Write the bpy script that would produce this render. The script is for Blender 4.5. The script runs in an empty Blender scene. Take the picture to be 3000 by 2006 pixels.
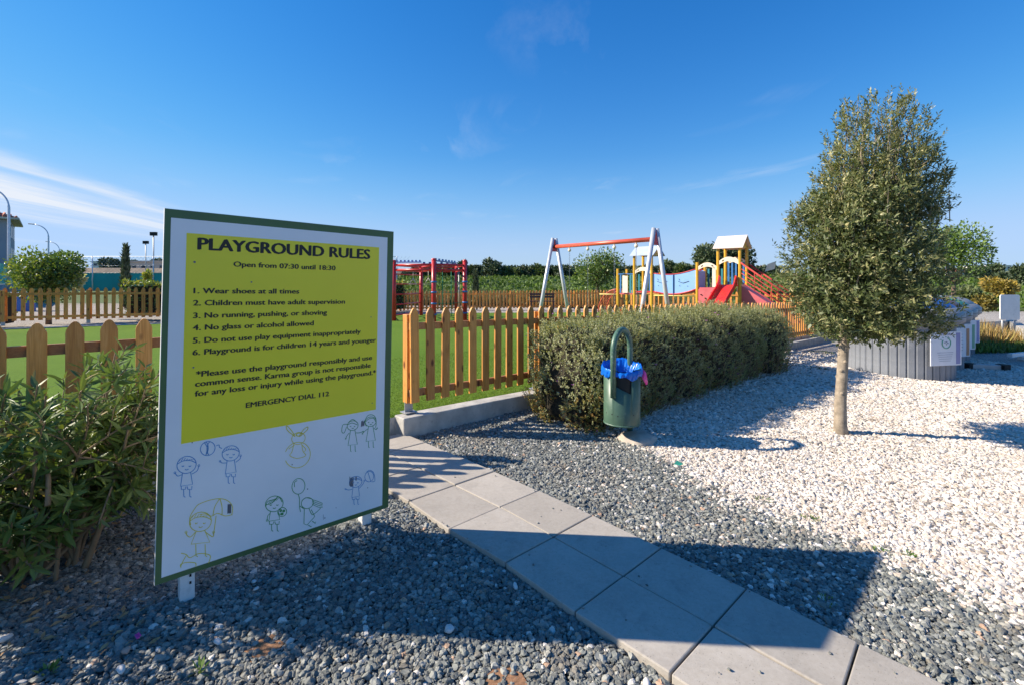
import bpy, math, random
import numpy as np
from mathutils import Vector, Matrix

random.seed(7)
rng = np.random.default_rng(11)
S = bpy.context.scene
C = S.collection
R = math.radians

# ------------------------------------------------------------------ camera
F, HY, EYE = 1380.0, 822.0, 1.6          # focal length and horizon in photo pixels (3000 wide), eye height
cam = bpy.data.cameras.new('camera')
cam_o = bpy.data.objects.new('camera', cam); C.objects.link(cam_o)
cam.sensor_width = 36; cam.lens = 36 * F / 3000
cam.shift_y = -(1003 - HY) / 3000
cam.clip_start = .05; cam.clip_end = 6000
cam_o.location = (0, 0, EYE); cam_o.rotation_euler = (R(90), 0, 0)
S.camera = cam_o

# ------------------------------------------------------------------ view, sun, sky
S.view_settings.view_transform = 'Standard'
S.view_settings.look = 'None'
S.view_settings.exposure = 0.80
S.view_settings.gamma = 1
S.view_settings.use_curve_mapping = False
SUN_EL, SHADOW_AZ = 33.0, 93.0           # shadows run towards this azimuth, clockwise from +Y
sl = bpy.data.lights.new('sun', 'SUN'); sl.energy = 5.0; sl.angle = R(.5); sl.color = (1, .89, .74)
so = bpy.data.objects.new('sun', sl); C.objects.link(so)
a_ = R(SHADOW_AZ); e_ = R(SUN_EL)
d_ = Vector((math.sin(a_) * math.cos(e_), math.cos(a_) * math.cos(e_), -math.sin(e_)))
so.rotation_euler = d_.to_track_quat('-Z', 'Y').to_euler()
so.location = (-20, 2, 30)

class NT:
    """small helper to write node trees"""
    def __init__(s, tree):
        s.t = tree; s.n = tree.nodes; s.l = tree.links
    def node(s, typ, **kw):
        n = s.n.new(typ)
        for k, v in kw.items():
            if k.startswith('i_'): n.inputs[k[2:].replace('_', ' ')].default_value = v
            else: setattr(n, k, v)
        return n
    def put(s, sock, v):
        if hasattr(v, 'is_output') or isinstance(v, bpy.types.NodeSocket): s.l.new(v, sock)
        elif v is not None: sock.default_value = v
    def m(s, op, a, b=None, c=None, clamp=False):
        n = s.n.new('ShaderNodeMath'); n.operation = op; n.use_clamp = clamp
        s.put(n.inputs[0], a); s.put(n.inputs[1], b)
        if c is not None: s.put(n.inputs[2], c)
        return n.outputs[0]
    def mix(s, f, a, b, typ='RGBA', blend='MIX'):
        n = s.n.new('ShaderNodeMix'); n.data_type = typ
        if typ == 'RGBA':
            n.blend_type = blend; s.put(n.inputs[0], f)
            s.put(n.inputs[6], a if not isinstance(a, tuple) else (*a[:3], 1)); s.put(n.inputs[7], b if not isinstance(b, tuple) else (*b[:3], 1))
            return n.outputs[2]
        s.put(n.inputs[0], f); s.put(n.inputs[2], a); s.put(n.inputs[3], b); return n.outputs[0]
    def ramp(s, f, stops, interp='LINEAR'):
        n = s.n.new('ShaderNodeValToRGB'); n.color_ramp.interpolation = interp
        el = n.color_ramp.elements
        while len(el) < len(stops): el.new(.5)
        for e, (p, c) in zip(el, stops):
            e.position = p; e.color = (*c[:3], 1) if isinstance(c, tuple) else (c, c, c, 1)
        s.put(n.inputs[0], f); return n.outputs[0]
    def noise(s, vec, scale, detail=3, rough=.55, dist=0):
        n = s.n.new('ShaderNodeTexNoise'); s.put(n.inputs['Vector'], vec)
        n.inputs['Scale'].default_value = scale; n.inputs['Detail'].default_value = detail
        n.inputs['Roughness'].default_value = rough; n.inputs['Distortion'].default_value = dist
        return n.outputs['Fac']
    def vor(s, vec, scale, feature='F1', out='Distance', rnd=1.0):
        n = s.n.new('ShaderNodeTexVoronoi'); n.feature = feature; s.put(n.inputs['Vector'], vec)
        n.inputs['Scale'].default_value = scale; n.inputs['Randomness'].default_value = rnd
        return n.outputs[out]
    def mapping(s, vec, scale=(1, 1, 1), rot=(0, 0, 0), loc=(0, 0, 0)):
        n = s.n.new('ShaderNodeMapping'); s.put(n.inputs[0], vec)
        n.inputs['Scale'].default_value = scale; n.inputs['Rotation'].default_value = rot; n.inputs['Location'].default_value = loc
        return n.outputs[0]

world = bpy.data.worlds.new('World'); S.world = world; world.use_nodes = True
w = NT(world.node_tree); w.n.clear()
sky = w.node('ShaderNodeTexSky', sky_type='NISHITA')
sky.sun_disc = False; sky.sun_elevation = R(SUN_EL); sky.sun_rotation = R(SHADOW_AZ + 180)
sky.altitude = 0; sky.air_density = 1.0; sky.dust_density = .1; sky.ozone_density = 3.2
hs = w.node('ShaderNodeHueSaturation'); hs.inputs['Hue'].default_value = .5; hs.inputs['Saturation'].default_value = 1.35; hs.inputs['Value'].default_value = 1.0
w.l.new(sky.outputs[0], hs.inputs['Color'])
tc = w.node('ShaderNodeTexCoord'); sep = w.node('ShaderNodeSeparateXYZ'); w.l.new(tc.outputs['Generated'], sep.inputs[0])
dx, dy, dz = sep.outputs
zc = w.m('MAXIMUM', dz, .02)
pxc = w.m('DIVIDE', dx, zc); pyc = w.m('DIVIDE', dy, zc)
sc_ = w.m('MULTIPLY_ADD', pyc, .2, pxc)                    # across the cirrus streaks
cv = w.node('ShaderNodeCombineXYZ'); w.put(cv.inputs[0], sc_); w.put(cv.inputs[1], pyc)
wob = w.noise(w.mapping(cv.outputs[0], (.6, .25, 1)), 1.0, 4, .6)
s2 = w.m('ADD', sc_, w.m('MULTIPLY_ADD', wob, 1.0, -.5))
def band(c0, wd):
    q = w.m('DIVIDE', w.m('SUBTRACT', s2, c0), wd)
    return w.m('POWER', 2.718, w.m('MULTIPLY', w.m('MULTIPLY', q, q), -1.0))
b = w.m('ADD', w.m('MULTIPLY', band(-3.5, .2), .9), w.m('MULTIPLY', band(-4.7, .65), 1.5))
b = w.m('ADD', b, w.m('MULTIPLY', band(-9.9, .45), .4))
b = w.m('ADD', b, w.m('MULTIPLY', band(-6.1, .4), .7))
strk = w.noise(w.mapping(cv.outputs[0], (2.6, .22, 1)), 1.0, 6, .6)
strk = w.ramp(strk, [(.34, .3), (.62, 1.0)])
b = w.m('MULTIPLY', b, strk)
fr = w.ramp(w.m('DIVIDE', pyc, 20.0), [(.05, 0.0), (.14, 1.0), (.5, 1.0), (.85, 0.0)])
b = w.m('MULTIPLY', b, fr)
wn = w.noise(w.mapping(cv.outputs[0], (1.6, .55, 1), (0, 0, .5)), 1.0, 7, .62, .6)
wm = w.noise(w.mapping(cv.outputs[0], (.8, .8, 1), (0, 0, 0), (3.1, 1.7, 0)), 1.0, 2, .5)
wisp = w.m('MULTIPLY', w.ramp(wn, [(.50, 0.0), (.82, .40)]), w.ramp(wm, [(.54, 0.0), (.7, .8)]))
b = w.m('ADD', b, wisp, clamp=True)
b = w.m('MULTIPLY', b, w.ramp(dz, [(.0, 0.0), (.05, .5), (.12, 1.0)]))
hz_ = w.ramp(dz, [(0.0, .30), (.10, .12), (.25, 0.0)])      # pale air low on the horizon
tint = w.mix(1.0, hs.outputs[0], (.84, .90, 1.10), blend='MULTIPLY')
sp3 = w.node('ShaderNodeSeparateColor'); w.l.new(tint, sp3.inputs[0]); cb3 = w.node('ShaderNodeCombineColor')
for i_, mxv in enumerate((2.45, 3.55, 5.5)):                  # soft shoulder, as a camera has
    q_ = w.m('POWER', w.m('DIVIDE', sp3.outputs[i_], mxv), 3.0)
    w.put(cb3.inputs[i_], w.m('DIVIDE', sp3.outputs[i_], w.m('POWER', w.m('ADD', q_, 1.0), 1 / 3.0)))
c1 = w.mix(hz_, cb3.outputs[0], (2.7, 3.7, 5.1))
c2 = w.mix(b, c1, (4.2, 4.5, 5.0))
bg = w.node('ShaderNodeBackground'); w.l.new(c2, bg.inputs[0]); bg.inputs[1].default_value = .112
wo = w.node('ShaderNodeOutputWorld'); w.l.new(bg.outputs[0], wo.inputs[0])

# ------------------------------------------------------------------ ground heights and pixel-to-ground
def sstep(t): t = np.clip(t, 0, 1); return t * t * (3 - 2 * t)
def gz(x, y):
    x = np.asarray(x, float); y = np.asarray(y, float)
    z = -.02 * np.clip(x, -4, 12) - .025 * np.clip(x - 4, 0, 6)
    z = z + .095 * np.exp(-((x + .95) ** 2 + (y - 2.97) ** 2) / .05) + .035 * np.exp(-((x + 1.6) ** 2 + (y - 2.25) ** 2) / .06)
    far = sstep((y - 30) / 42)
    z = z * (1 - far) + 2.0 * far
    z = z + 4.2 * sstep((y - 90) / 200) + 9 * sstep((y - 300) / 800)
    return z
def G(px, py):
    """ground point seen at photo pixel (px, py)"""
    a, b_ = (px - 1500) / F, (py - HY) / F
    Y = 3.0
    for _ in range(60):
        Y2 = (EYE - float(gz(a * Y, Y))) / b_
        Y = .5 * Y + .5 * Y2
    return np.array([a * Y, Y, float(gz(a * Y, Y))])
def ray(px, py, Y): return Vector(((px - 1500) / F * Y, Y, EYE - (py - HY) / F * Y))
def tz(x): return .17 - .03 * (np.clip(x, -2, 9) + 1)

# ------------------------------------------------------------------ materials
def new_mat(name):
    m = bpy.data.materials.new(name); m.use_nodes = True
    t = NT(m.node_tree); t.n.clear()
    out = t.node('ShaderNodeOutputMaterial'); p = t.node('ShaderNodeBsdfPrincipled')
    t.l.new(p.outputs[0], out.inputs[0]); t.p = p; t.out = out
    return m, t
def bump(t, h, strength=.3, dist=.01):
    b_ = t.node('ShaderNodeBump'); b_.inputs['Strength'].default_value = strength; b_.inputs['Distance'].default_value = dist
    t.put(b_.inputs['Height'], h); t.l.new(b_.outputs[0], t.p.inputs['Normal'])
def simple(name, col, rough=.5, var=.12, scale=6.0, metal=0.0, dirt=None, spec=.5, bmp=0):
    m, t = new_mat(name)
    tcn = t.node('ShaderNodeTexCoord').outputs['Object']
    n = t.noise(tcn, scale, 4)
    dark = tuple(c * (1 - var * 1.6) for c in col); lite = tuple(min(1, c * (1 + var)) for c in col)
    c = t.ramp(n, [(.3, dark), (.7, lite)])
    if dirt:
        n2 = t.noise(tcn, scale * 3.3, 6, .7)
        c = t.mix(t.ramp(n2, [(.55, 0.0), (.75, .7)]), c, dirt)
    t.put(t.p.inputs['Base Color'], c)
    t.put(t.p.inputs['Roughness'], t.m('MULTIPLY_ADD', n, .2, rough - .1))
    t.p.inputs['Metallic'].default_value = metal
    t.p.inputs['Specular IOR Level'].default_value = spec
    if bmp: bump(t, t.noise(tcn, scale * 12, 4), bmp, .003)
    return m

def wood(name, base, light, dark, grain=(30, 30, 1.6)):
    m, t = new_mat(name)
    oc = t.node('ShaderNodeTexCoord').outputs['Object']
    oi = t.node('ShaderNodeObjectInfo')
    off = t.node('ShaderNodeVectorMath', operation='MULTIPLY_ADD')
    off.inputs[1].default_value = (1, 1, 1); t.l.new(oc, off.inputs[0])
    cb = t.node('ShaderNodeCombineXYZ'); rr = t.m('MULTIPLY', oi.outputs['Random'], 37.0)
    t.put(cb.inputs[0], rr); t.put(cb.inputs[1], rr); t.put(cb.inputs[2], rr); t.l.new(cb.outputs[0], off.inputs[2])
    v = off.outputs[0]
    g = t.noise(t.mapping(v, grain), 1.6, 5, .6, 1.2)
    c = t.ramp(g, [(.25, dark), (.48, base), (.72, light)])
    kn = t.vor(t.mapping(v, (9, 9, 4.2)), 1.0)
    kmask = t.ramp(kn, [(.10, 1.0), (.16, .55), (.21, 0.0)])
    c = t.mix(kmask, c, (base[0] * .25, base[1] * .14, base[2] * .1))
    val = t.m('MULTIPLY_ADD', oi.outputs['Random'], .5, .75)
    hsn = t.node('ShaderNodeHueSaturation'); t.l.new(c, hsn.inputs['Color']); t.put(hsn.inputs['Value'], val)
    st = t.noise(v, 2.2, 4, .6)
    c = t.mix(t.ramp(st, [(.5, 0.0), (.8, .35)]), hsn.outputs[0], (.16, .12, .08))
    t.put(t.p.inputs['Base Color'], c); t.p.inputs['Roughness'].default_value = .55
    bump(t, g, .25, .004)
    return m

def leaf_mat(name, cols, rough=.45, trans=.3, spec=.5):
    m, t = new_mat(name)
    at = t.node('ShaderNodeAttribute', attribute_name='tint')
    c = t.ramp(at.outputs['Fac'], cols)
    geo = t.node('ShaderNodeNewGeometry')
    c2 = t.mix(t.m('MULTIPLY', geo.outputs['Backfacing'], .5), c, t.mix(.5, c, (.30, .33, .25)))
    t.put(t.p.inputs['Base Color'], c2); t.p.inputs['Roughness'].default_value = rough
    t.p.inputs['Specular IOR Level'].default_value = spec
    tr = t.node('ShaderNodeBsdfTranslucent'); t.put(tr.inputs[0], t.mix(1.0, c, (1.0, 1.0, .45), blend='MULTIPLY'))
    mx = t.node('ShaderNodeMixShader'); mx.inputs[0].default_value = trans
    t.l.new(t.p.outputs[0], mx.inputs[1]); t.l.new(tr.outputs[0], mx.inputs[2]); t.l.new(mx.outputs[0], t.out.inputs[0])
    return m

M = {}
M['wood'] = wood('picket_wood', (.60, .255, .05), (.74, .37, .11), (.43, .155, .03))
M['wood_far'] = wood('far_picket_wood', (.66, .27, .045), (.80, .38, .09), (.48, .17, .025))
M['rail'] = wood('rail_wood', (.40, .16, .045), (.50, .22, .07), (.28, .10, .03), (1.6, 30, 30))
M['concrete'] = simple('kerb_concrete', (.46, .44, .40), .85, .18, 5, dirt=(.22, .21, .19), bmp=.6)
M['green_edge'] = simple('sign_green', (.085, .16, .055), .45, .1, 3, dirt=(.10, .15, .09))
M['sign_white'] = simple('sign_white_vinyl', (.93, .91, .88), .35, .03, 3)
M['sign_side'] = simple('sign_edge_white', (.8, .8, .78), .5, .05)
M['sign_yellow'] = simple('sign_yellow_vinyl', (1.0, .82, .03), .35, .03, 2.0)
M['ink'] = simple('sign_black_ink', (.022, .017, .014), .5, .05)
M['pen_blue'] = simple('drawing_blue', (.10, .32, .62), .5, .05)
M['pen_green'] = simple('drawing_green', (.07, .32, .09), .5, .05)
M['pen_yellow'] = simple('drawing_yellow', (.82, .68, .06), .5, .05)
M['pen_grey'] = simple('scratch_grey', (.16, .16, .18), .6, .1)
M['white_paint'] = simple('white_paint', (.78, .77, .74), .45, .05, 4, dirt=(.5, .48, .44))
M['bin_green'] = simple('bin_green_enamel', (.065, .125, .085), .38, .12, 5, dirt=(.16, .22, .17))
M['bin_green_worn'] = simple('bin_tube_worn_enamel', (.07, .145, .10), .4, .15, 9, dirt=(.38, .42, .42))
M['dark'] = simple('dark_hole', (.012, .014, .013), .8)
M['pad'] = simple('sandy_concrete', (.50, .43, .35), .9, .15, 8, bmp=.7)
M['red'] = simple('red_enamel', (.55, .035, .04), .32, .08, 2)
M['red_plastic'] = simple('red_plastic', (.72, .03, .025), .28, .05, 2)
M['pink'] = simple('faded_red_panel', (.62, .13, .15), .45, .1, 3)
M['orange_red'] = simple('orange_red_beam', (.62, .10, .055), .35, .08, 2)
M['silver'] = simple('galvanised_steel', (.62, .64, .68), .42, .08, 6, metal=.35)
M['steel'] = simple('dull_steel', (.42, .42, .42), .5, .1, 6, metal=.5)
M['yellow_post'] = simple('yellow_post', (.72, .40, .035), .4, .1, 3)
M['yellow_pipe'] = simple('yellow_pipe', (.75, .60, .20), .4, .1, 3)
M['cream'] = simple('cream_panel', (.80, .70, .56), .5, .06, 3)
M['roof_white'] = simple('playhouse_roof_panel', (.70, .60, .54), .5, .05, 3)
M['roof_blue'] = simple('playhouse_pale_roof', (.44, .51, .62), .5, .05, 3)
M['blue_panel'] = simple('light_blue_panel', (.27, .47, .82), .4, .05, 3)
M['blue_bar'] = simple('blue_bar', (.04, .17, .42), .4, .1, 3)
M['teal_bar'] = simple('teal_bar', (.03, .22, .28), .4, .1, 3)
M['purple'] = simple('purple_panel', (.32, .34, .72), .4, .05, 3)
M['red_rope'] = simple('red_rope', (.48, .05, .04), .8, .2, 20)
M['green_rope'] = simple('green_rope', (.03, .25, .12), .8, .2, 20)
M['bench'] = simple('bench_brown', (.07, .035, .03), .6, .15, 6)
M['trunk'] = simple('olive_bark', (.33, .27, .20), .9, .25, 14, dirt=(.15, .12, .09), bmp=1.0)
M['bark'] = simple('brown_bark', (.16, .11, .075), .9, .25, 12, bmp=.8)
M['twig'] = simple('oleander_stem', (.27, .19, .11), .8, .25, 10, bmp=.6)
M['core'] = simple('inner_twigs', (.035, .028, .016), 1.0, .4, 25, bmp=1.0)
M['cont_grey'] = simple('container_slat_grey', (.20, .215, .24), .6, .12, 3, dirt=(.36, .36, .36))
M['cont_lid'] = simple('container_lid_grey', (.24, .25, .27), .45, .08, 3)
M['lid_blue'] = simple('lid_blue', (.03, .13, .42), .4, .08)
M['lid_brown'] = simple('lid_brown', (.16, .09, .08), .4, .08)
M['lid_green'] = simple('lid_green', (.03, .22, .17), .4, .08)
M['poster'] = simple('poster_white', (.74, .76, .80), .35, .03)
M['poster_print'] = simple('poster_grey_print', (.30, .33, .38), .5, .05)
M['poster_purple'] = simple('poster_purple', (.25, .26, .48), .5, .05)
M['poster_brown'] = simple('poster_brown', (.45, .22, .12), .5, .05)
M['poster_green'] = simple('poster_green', (.12, .38, .24), .5, .05)
M['mesh_teal'] = simple('windscreen_teal', (.015, .32, .30), .7, .1, .6)
M['mesh_mint'] = simple('windscreen_mint', (.10, .52, .38), .7, .1, .6)
M['wall_grey'] = simple('house_render_grey', (.33, .34, .38), .85, .06, .4)
M['wall_cream'] = simple('house_render_cream', (.60, .54, .44), .85, .08, .4)
M['wall_white'] = simple('house_render_white', (.74, .71, .66), .85, .06, .4)
M['tile_roof'] = simple('terracotta_roof', (.46, .16, .09), .8, .2, 1.5)
M['glass'] = simple('window_dark', (.03, .04, .06), .15, .1)
M['rust'] = simple('earth_bank', (.30, .23, .17), .95, .3, .5)
M['blue_bag'] = None

# blue translucent bag
m, t = new_mat('blue_bag_film')
oc = t.node('ShaderNodeTexCoord').outputs['Object']
t.put(t.p.inputs['Base Color'], t.ramp(t.noise(oc, 30, 4), [(.3, (.002, .11, .72)), (.7, (.02, .30, .95))]))
t.p.inputs['Roughness'].default_value = .22
tr = t.node('ShaderNodeBsdfTranslucent'); tr.inputs[0].default_value = (.01, .28, .95, 1)
mx = t.node('ShaderNodeMixShader'); mx.inputs[0].default_value = .35
t.l.new(t.p.outputs[0], mx.inputs[1]); t.l.new(tr.outputs[0], mx.inputs[2]); t.l.new(mx.outputs[0], t.out.inputs[0])
M['blue_bag'] = m
M['pink_tag'] = simple('pink_plastic', (.85, .08, .36), .35, .05)

# slab concrete
m, t = new_mat('paving_concrete')
oc = t.node('ShaderNodeTexCoord').outputs['Object']
oi = t.node('ShaderNodeObjectInfo')
n1 = t.noise(oc, 3.0, 5, .6); n2 = t.noise(oc, 160, 3, .7); n3 = t.noise(oc, 45, 4, .6)
c = t.ramp(n1, [(.3, (.34, .305, .255)), (.7, (.435, .39, .33))])
c = t.mix(t.ramp(n3, [(.35, .0), (.75, .28)]), c, (.56, .53, .48))
pit = t.vor(oc, 75); pitm = t.m('MULTIPLY', t.ramp(pit, [(.10, 1.0), (.2, 0.0)]), t.ramp(t.noise(oc, 20, 2), [(.45, 0.0), (.6, 1.0)]))
c = t.mix(t.m('MULTIPLY', pitm, .75), c, (.13, .12, .10))
stn = t.noise(oc, 9, 5, .7, .5)
c = t.mix(t.ramp(stn, [(.54, 0.0), (.74, .5)]), c, (.25, .225, .195))
st2 = t.noise(oc, 1.7, 6, .7, 1.5); c = t.mix(t.ramp(st2, [(.5, 0.0), (.68, .35)]), c, (.30, .27, .235))
spk = t.noise(oc, 420, 2, .5); c = t.mix(t.ramp(spk, [(.60, 0.0), (.72, .5)]), c, (.17, .16, .15))
hsn = t.node('ShaderNodeHueSaturation'); t.l.new(c, hsn.inputs['Color']); t.put(hsn.inputs['Value'], t.m('MULTIPLY_ADD', oi.outputs['Random'], .16, .93))
t.put(t.p.inputs['Base Color'], hsn.outputs[0]); t.p.inputs['Roughness'].default_value = .85
bump(t, t.m('ADD', t.m('MULTIPLY', n2, .5), t.m('MULTIPLY', pitm, -1.0)), .35, .004)
M['slab'] = m

# gravel stones
def stone_mat(name, stops):
    m, t = new_mat(name)
    oi = t.node('ShaderNodeObjectInfo')
    c = t.ramp(oi.outputs['Random'], stops, 'CONSTANT')
    geo = t.node('ShaderNodeNewGeometry')
    n = t.noise(geo.outputs['Position'], 160, 3, .6)
    c = t.mix(t.ramp(n, [(.3, 0.0), (.8, .5)]), c, t.mix(.5, c, (.5, .5, .48)))
    dn = t.noise(geo.outputs['Position'], 1.4, 5, .65)
    c = t.mix(t.ramp(dn, [(.54, 0.0), (.74, .45)]), c, t.mix(.6, c, (.34, .24, .15)))
    pn = t.noise(geo.outputs['Position'], 2.3, 3, .6)
    hsn = t.node('ShaderNodeHueSaturation'); t.l.new(c, hsn.inputs['Color'])
    t.put(hsn.inputs['Value'], t.m('MULTIPLY_ADD', pn, .5, .75))
    t.put(t.p.inputs['Base Color'], hsn.outputs[0]); t.p.inputs['Roughness'].default_value = .75
    bump(t, n, .4, .002)
    return m
M['stone_grey'] = stone_mat('grey_stone', [(0, (.105, .115, .105)), (.2, (.14, .15, .135)), (.4, (.205, .215, .19)), (.56, (.07, .077, .073)), (.70, (.26, .265, .235)), (.82, (.17, .155, .12)), (.90, (.32, .32, .28)), (.962, (.62, .58, .52)), (.985, (.42, .26, .16))])
M['stone_white'] = stone_mat('white_stone', [(0, (.62, .55, .47)), (.20, (.69, .63, .555)), (.42, (.54, .46, .38)), (.58, (.72, .665, .60)), (.74, (.62, .52, .425)), (.86, (.44, .36, .28)), (.925, (.28, .23, .18)), (.97, (.18, .17, .15))])

# ------------------------------------------------------------------ builders
def tag(o, label=None, cat=None, group=None, kind=None):
    if label: o['label'] = label
    if cat: o['category'] = cat
    if group: o['group'] = group
    if kind: o['kind'] = kind
    return o
def empty(name, loc=(0, 0, 0), rz=0, **kw):
    o = bpy.data.objects.new(name, None); C.objects.link(o); o.location = loc; o.rotation_euler = (0, 0, rz)
    o.empty_display_size = .1
    return tag(o, **kw)
def link_mesh(name, me, mt=None, parent=None, loc=(0, 0, 0), rot=(0, 0, 0)):
    o = bpy.data.objects.new(name, me); C.objects.link(o)
    if mt is not None and not me.materials: me.materials.append(mt)
    if parent is not None: o.parent = parent
    o.location = loc; o.rotation_euler = rot
    return o
class MB:
    def __init__(s): s.v = []; s.f = []; s.sm = []
    def add(s, vs, fs, smooth=False):
        k = len(s.v); s.v += [tuple(v) for v in vs]; s.f += [tuple(i + k for i in f) for f in fs]; s.sm += [smooth] * len(fs)
        return s
    def hexa(s, p):   # 8 points: bottom 4 ccw, top 4 ccw
        return s.add(p, [(3, 2, 1, 0), (4, 5, 6, 7), (0, 1, 5, 4), (1, 2, 6, 5), (2, 3, 7, 6), (3, 0, 4, 7)])
    def box(s, c, size, rz=0, u=None):
        hx, hy, hz = size[0] / 2, size[1] / 2, size[2] / 2
        cr, sr = math.cos(rz), math.sin(rz)
        P = []
        for z in (-hz, hz):
            for x, y in ((-hx, -hy), (hx, -hy), (hx, hy), (-hx, hy)):
                P.append((c[0] + x * cr - y * sr, c[1] + x * sr + y * cr, c[2] + z))
        return s.hexa(P)
    def beam(s, a, b_, wd, ht, up=(0, 0, 1)):
        a = Vector(a); b_ = Vector(b_); d = (b_ - a).normalized(); upv = Vector(up)
        sd = d.cross(upv)
        if sd.length < 1e-4: sd = d.cross(Vector((0, 1, 0)))
        sd.normalize(); uu = sd.cross(d)
        P = []
        for q in (a, b_):
            for x, y in ((-1, -1), (1, -1), (1, 1), (-1, 1)):
                P.append(q + sd * (x * wd / 2) + uu * (y * ht / 2))
        return s.add(P, [(0, 1, 2, 3), (7, 6, 5, 4), (0, 4, 5, 1), (1, 5, 6, 2), (2, 6, 7, 3), (3, 7, 4, 0)])
    def tube(s, pts, rad, n=10, cap=True, smooth=True):
        pts = [Vector(p) for p in pts]
        if not hasattr(rad, '__len__'): rad = [rad] * len(pts)
        k = len(s.v); ref = None
        for i, p in enumerate(pts):
            d = (pts[min(i + 1, len(pts) - 1)] - pts[max(i - 1, 0)]).normalized()
            if ref is None:
                ref = d.cross(Vector((0, 0, 1)))
                if ref.length < .05: ref = d.cross(Vector((1, 0, 0)))
            ref = (ref - d * ref.dot(d)).normalized(); o2 = d.cross(ref)
            for j in range(n):
                an = 2 * math.pi * j / n
                s.v.append(tuple(p + (ref * math.cos(an) + o2 * math.sin(an)) * rad[i]))
        for i in range(len(pts) - 1):
            for j in range(n):
                q = (j + 1) % n
                s.f.append((k + i * n + j, k + i * n + q, k + (i + 1) * n + q, k + (i + 1) * n + j)); s.sm.append(smooth)
        if cap:
            s.f.append(tuple(k + j for j in reversed(range(n)))); s.sm.append(False)
            s.f.append(tuple(k + (len(pts) - 1) * n + j for j in range(n))); s.sm.append(False)
        return s
    def lathe(s, c, prof, n=32, smooth=True, a0=0, a1=2 * math.pi):
        full = abs(a1 - a0 - 2 * math.pi) < 1e-6; k = len(s.v); m_ = n if full else n + 1
        for r, z in prof:
            for j in range(m_):
                an = a0 + (a1 - a0) * j / n
                s.v.append((c[0] + r * math.cos(an), c[1] + r * math.sin(an), c[2] + z))
        for i in range(len(prof) - 1):
            for j in range(n):
                q = (j + 1) % m_
                s.f.append((k + i * m_ + j, k + i * m_ + q, k + (i + 1) * m_ + q, k + (i + 1) * m_ + j)); s.sm.append(smooth)
        return s
    def prism(s, poly, ex, side=True):   # poly: list of 3-D points, ex: extrusion vector
        n = len(poly); ex = Vector(ex); P = [Vector(p) for p in poly]
        return s.add(P + [p + ex for p in P], [tuple(reversed(range(n))), tuple(range(n, 2 * n))] + [(i, (i + 1) % n, n + (i + 1) % n, n + i) for i in range(n)])
    def mesh(s, name, origin=(0, 0, 0)):
        me = bpy.data.meshes.new(name)
        o = origin
        me.from_pydata([(v[0] - o[0], v[1] - o[1], v[2] - o[2]) for v in s.v], [], s.f)
        me.polygons.foreach_set('use_smooth', s.sm); me.validate(); me.update()
        return me
    def build(s, name, mt, parent=None, origin=None, bevel=0, **kw):
        if origin is None: origin = parent.location if parent is not None else (0, 0, 0)
        o = link_mesh(name, s.mesh(name, origin), mt, parent)
        if parent is None and tuple(origin) != (0, 0, 0): o.location = origin
        if bevel:
            bm_ = o.modifiers.new('bevel', 'BEVEL'); bm_.width = bevel; bm_.segments = 2; bm_.limit_method = 'ANGLE'
        return tag(o, **kw)

def leaf_mesh(name, P, D, N, L, W, tint, wide=.45, droop=0.0):
    n = len(P); D = D / np.linalg.norm(D, axis=1, keepdims=True)
    Sd = np.cross(D, N); Sd /= np.linalg.norm(Sd, axis=1, keepdims=True) + 1e-9
    L = L[:, None]; W = W[:, None]
    v = np.empty((n, 4, 3), np.float32)
    v[:, 0] = P; v[:, 2] = P + D * L + np.array([0, 0, -1]) * L * droop
    up = np.cross(Sd, D)
    v[:, 1] = P + D * L * wide + Sd * W / 2 + up * W * .12; v[:, 3] = P + D * L * wide - Sd * W / 2 + up * W * .12
    me = bpy.data.meshes.new(name)
    me.vertices.add(4 * n); me.vertices.foreach_set('co', v.ravel())
    me.loops.add(4 * n); me.loops.foreach_set('vertex_index', np.arange(4 * n, dtype=np.int32))
    me.polygons.add(n); me.polygons.foreach_set('loop_start', np.arange(0, 4 * n, 4, dtype=np.int32))
    me.polygons.foreach_set('loop_total', np.full(n, 4, np.int32))
    at = me.attributes.new('tint', 'FLOAT', 'FACE'); at.data.foreach_set('value', np.asarray(tint, np.float32))
    me.update(); me.validate()
    return me
def unit(a): return a / (np.linalg.norm(a, axis=-1, keepdims=True) + 1e-9)
def rdir(n): return unit(rng.normal(size=(n, 3)))

def sprigs(anchors, dirs, per, length, leafL, leafW, spread=.9, tint0=None, tvar=.25):
    """leaves set along short twigs"""
    n = len(anchors)
    t_ = np.tile((np.arange(per) + .5) / per, n)
    A = np.repeat(anchors, per, 0); Dr = np.repeat(unit(dirs), per, 0)
    Ln = np.repeat(length * rng.uniform(.6, 1.3, n), per)
    P = A + Dr * (Ln * t_)[:, None]
    side = rdir(n * per); side = unit(side - Dr * (side * Dr).sum(1, keepdims=True))
    D = unit(Dr * rng.uniform(.3, 1.0, (n * per, 1)) + side * spread)
    N = unit(side * -.4 + Dr * .9 + rng.normal(size=(n * per, 3)) * .35)
    L = leafL * rng.uniform(.65, 1.25, n * per); W = leafW * rng.uniform(.7, 1.2, n * per)
    base = np.repeat(tint0 if tint0 is not None else rng.uniform(.2, .8, n), per)
    tint = np.clip(base + rng.normal(size=n * per) * tvar * .5, 0, 1)
    return P, D, N, L, W, tint

# ------------------------------------------------------------------ site axes
E1 = np.array([.731, .682]); EN = np.array([-.682, .731])
K0 = np.array([-1.10, 4.80])                                      # front corner of the low wall by the gate

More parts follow.
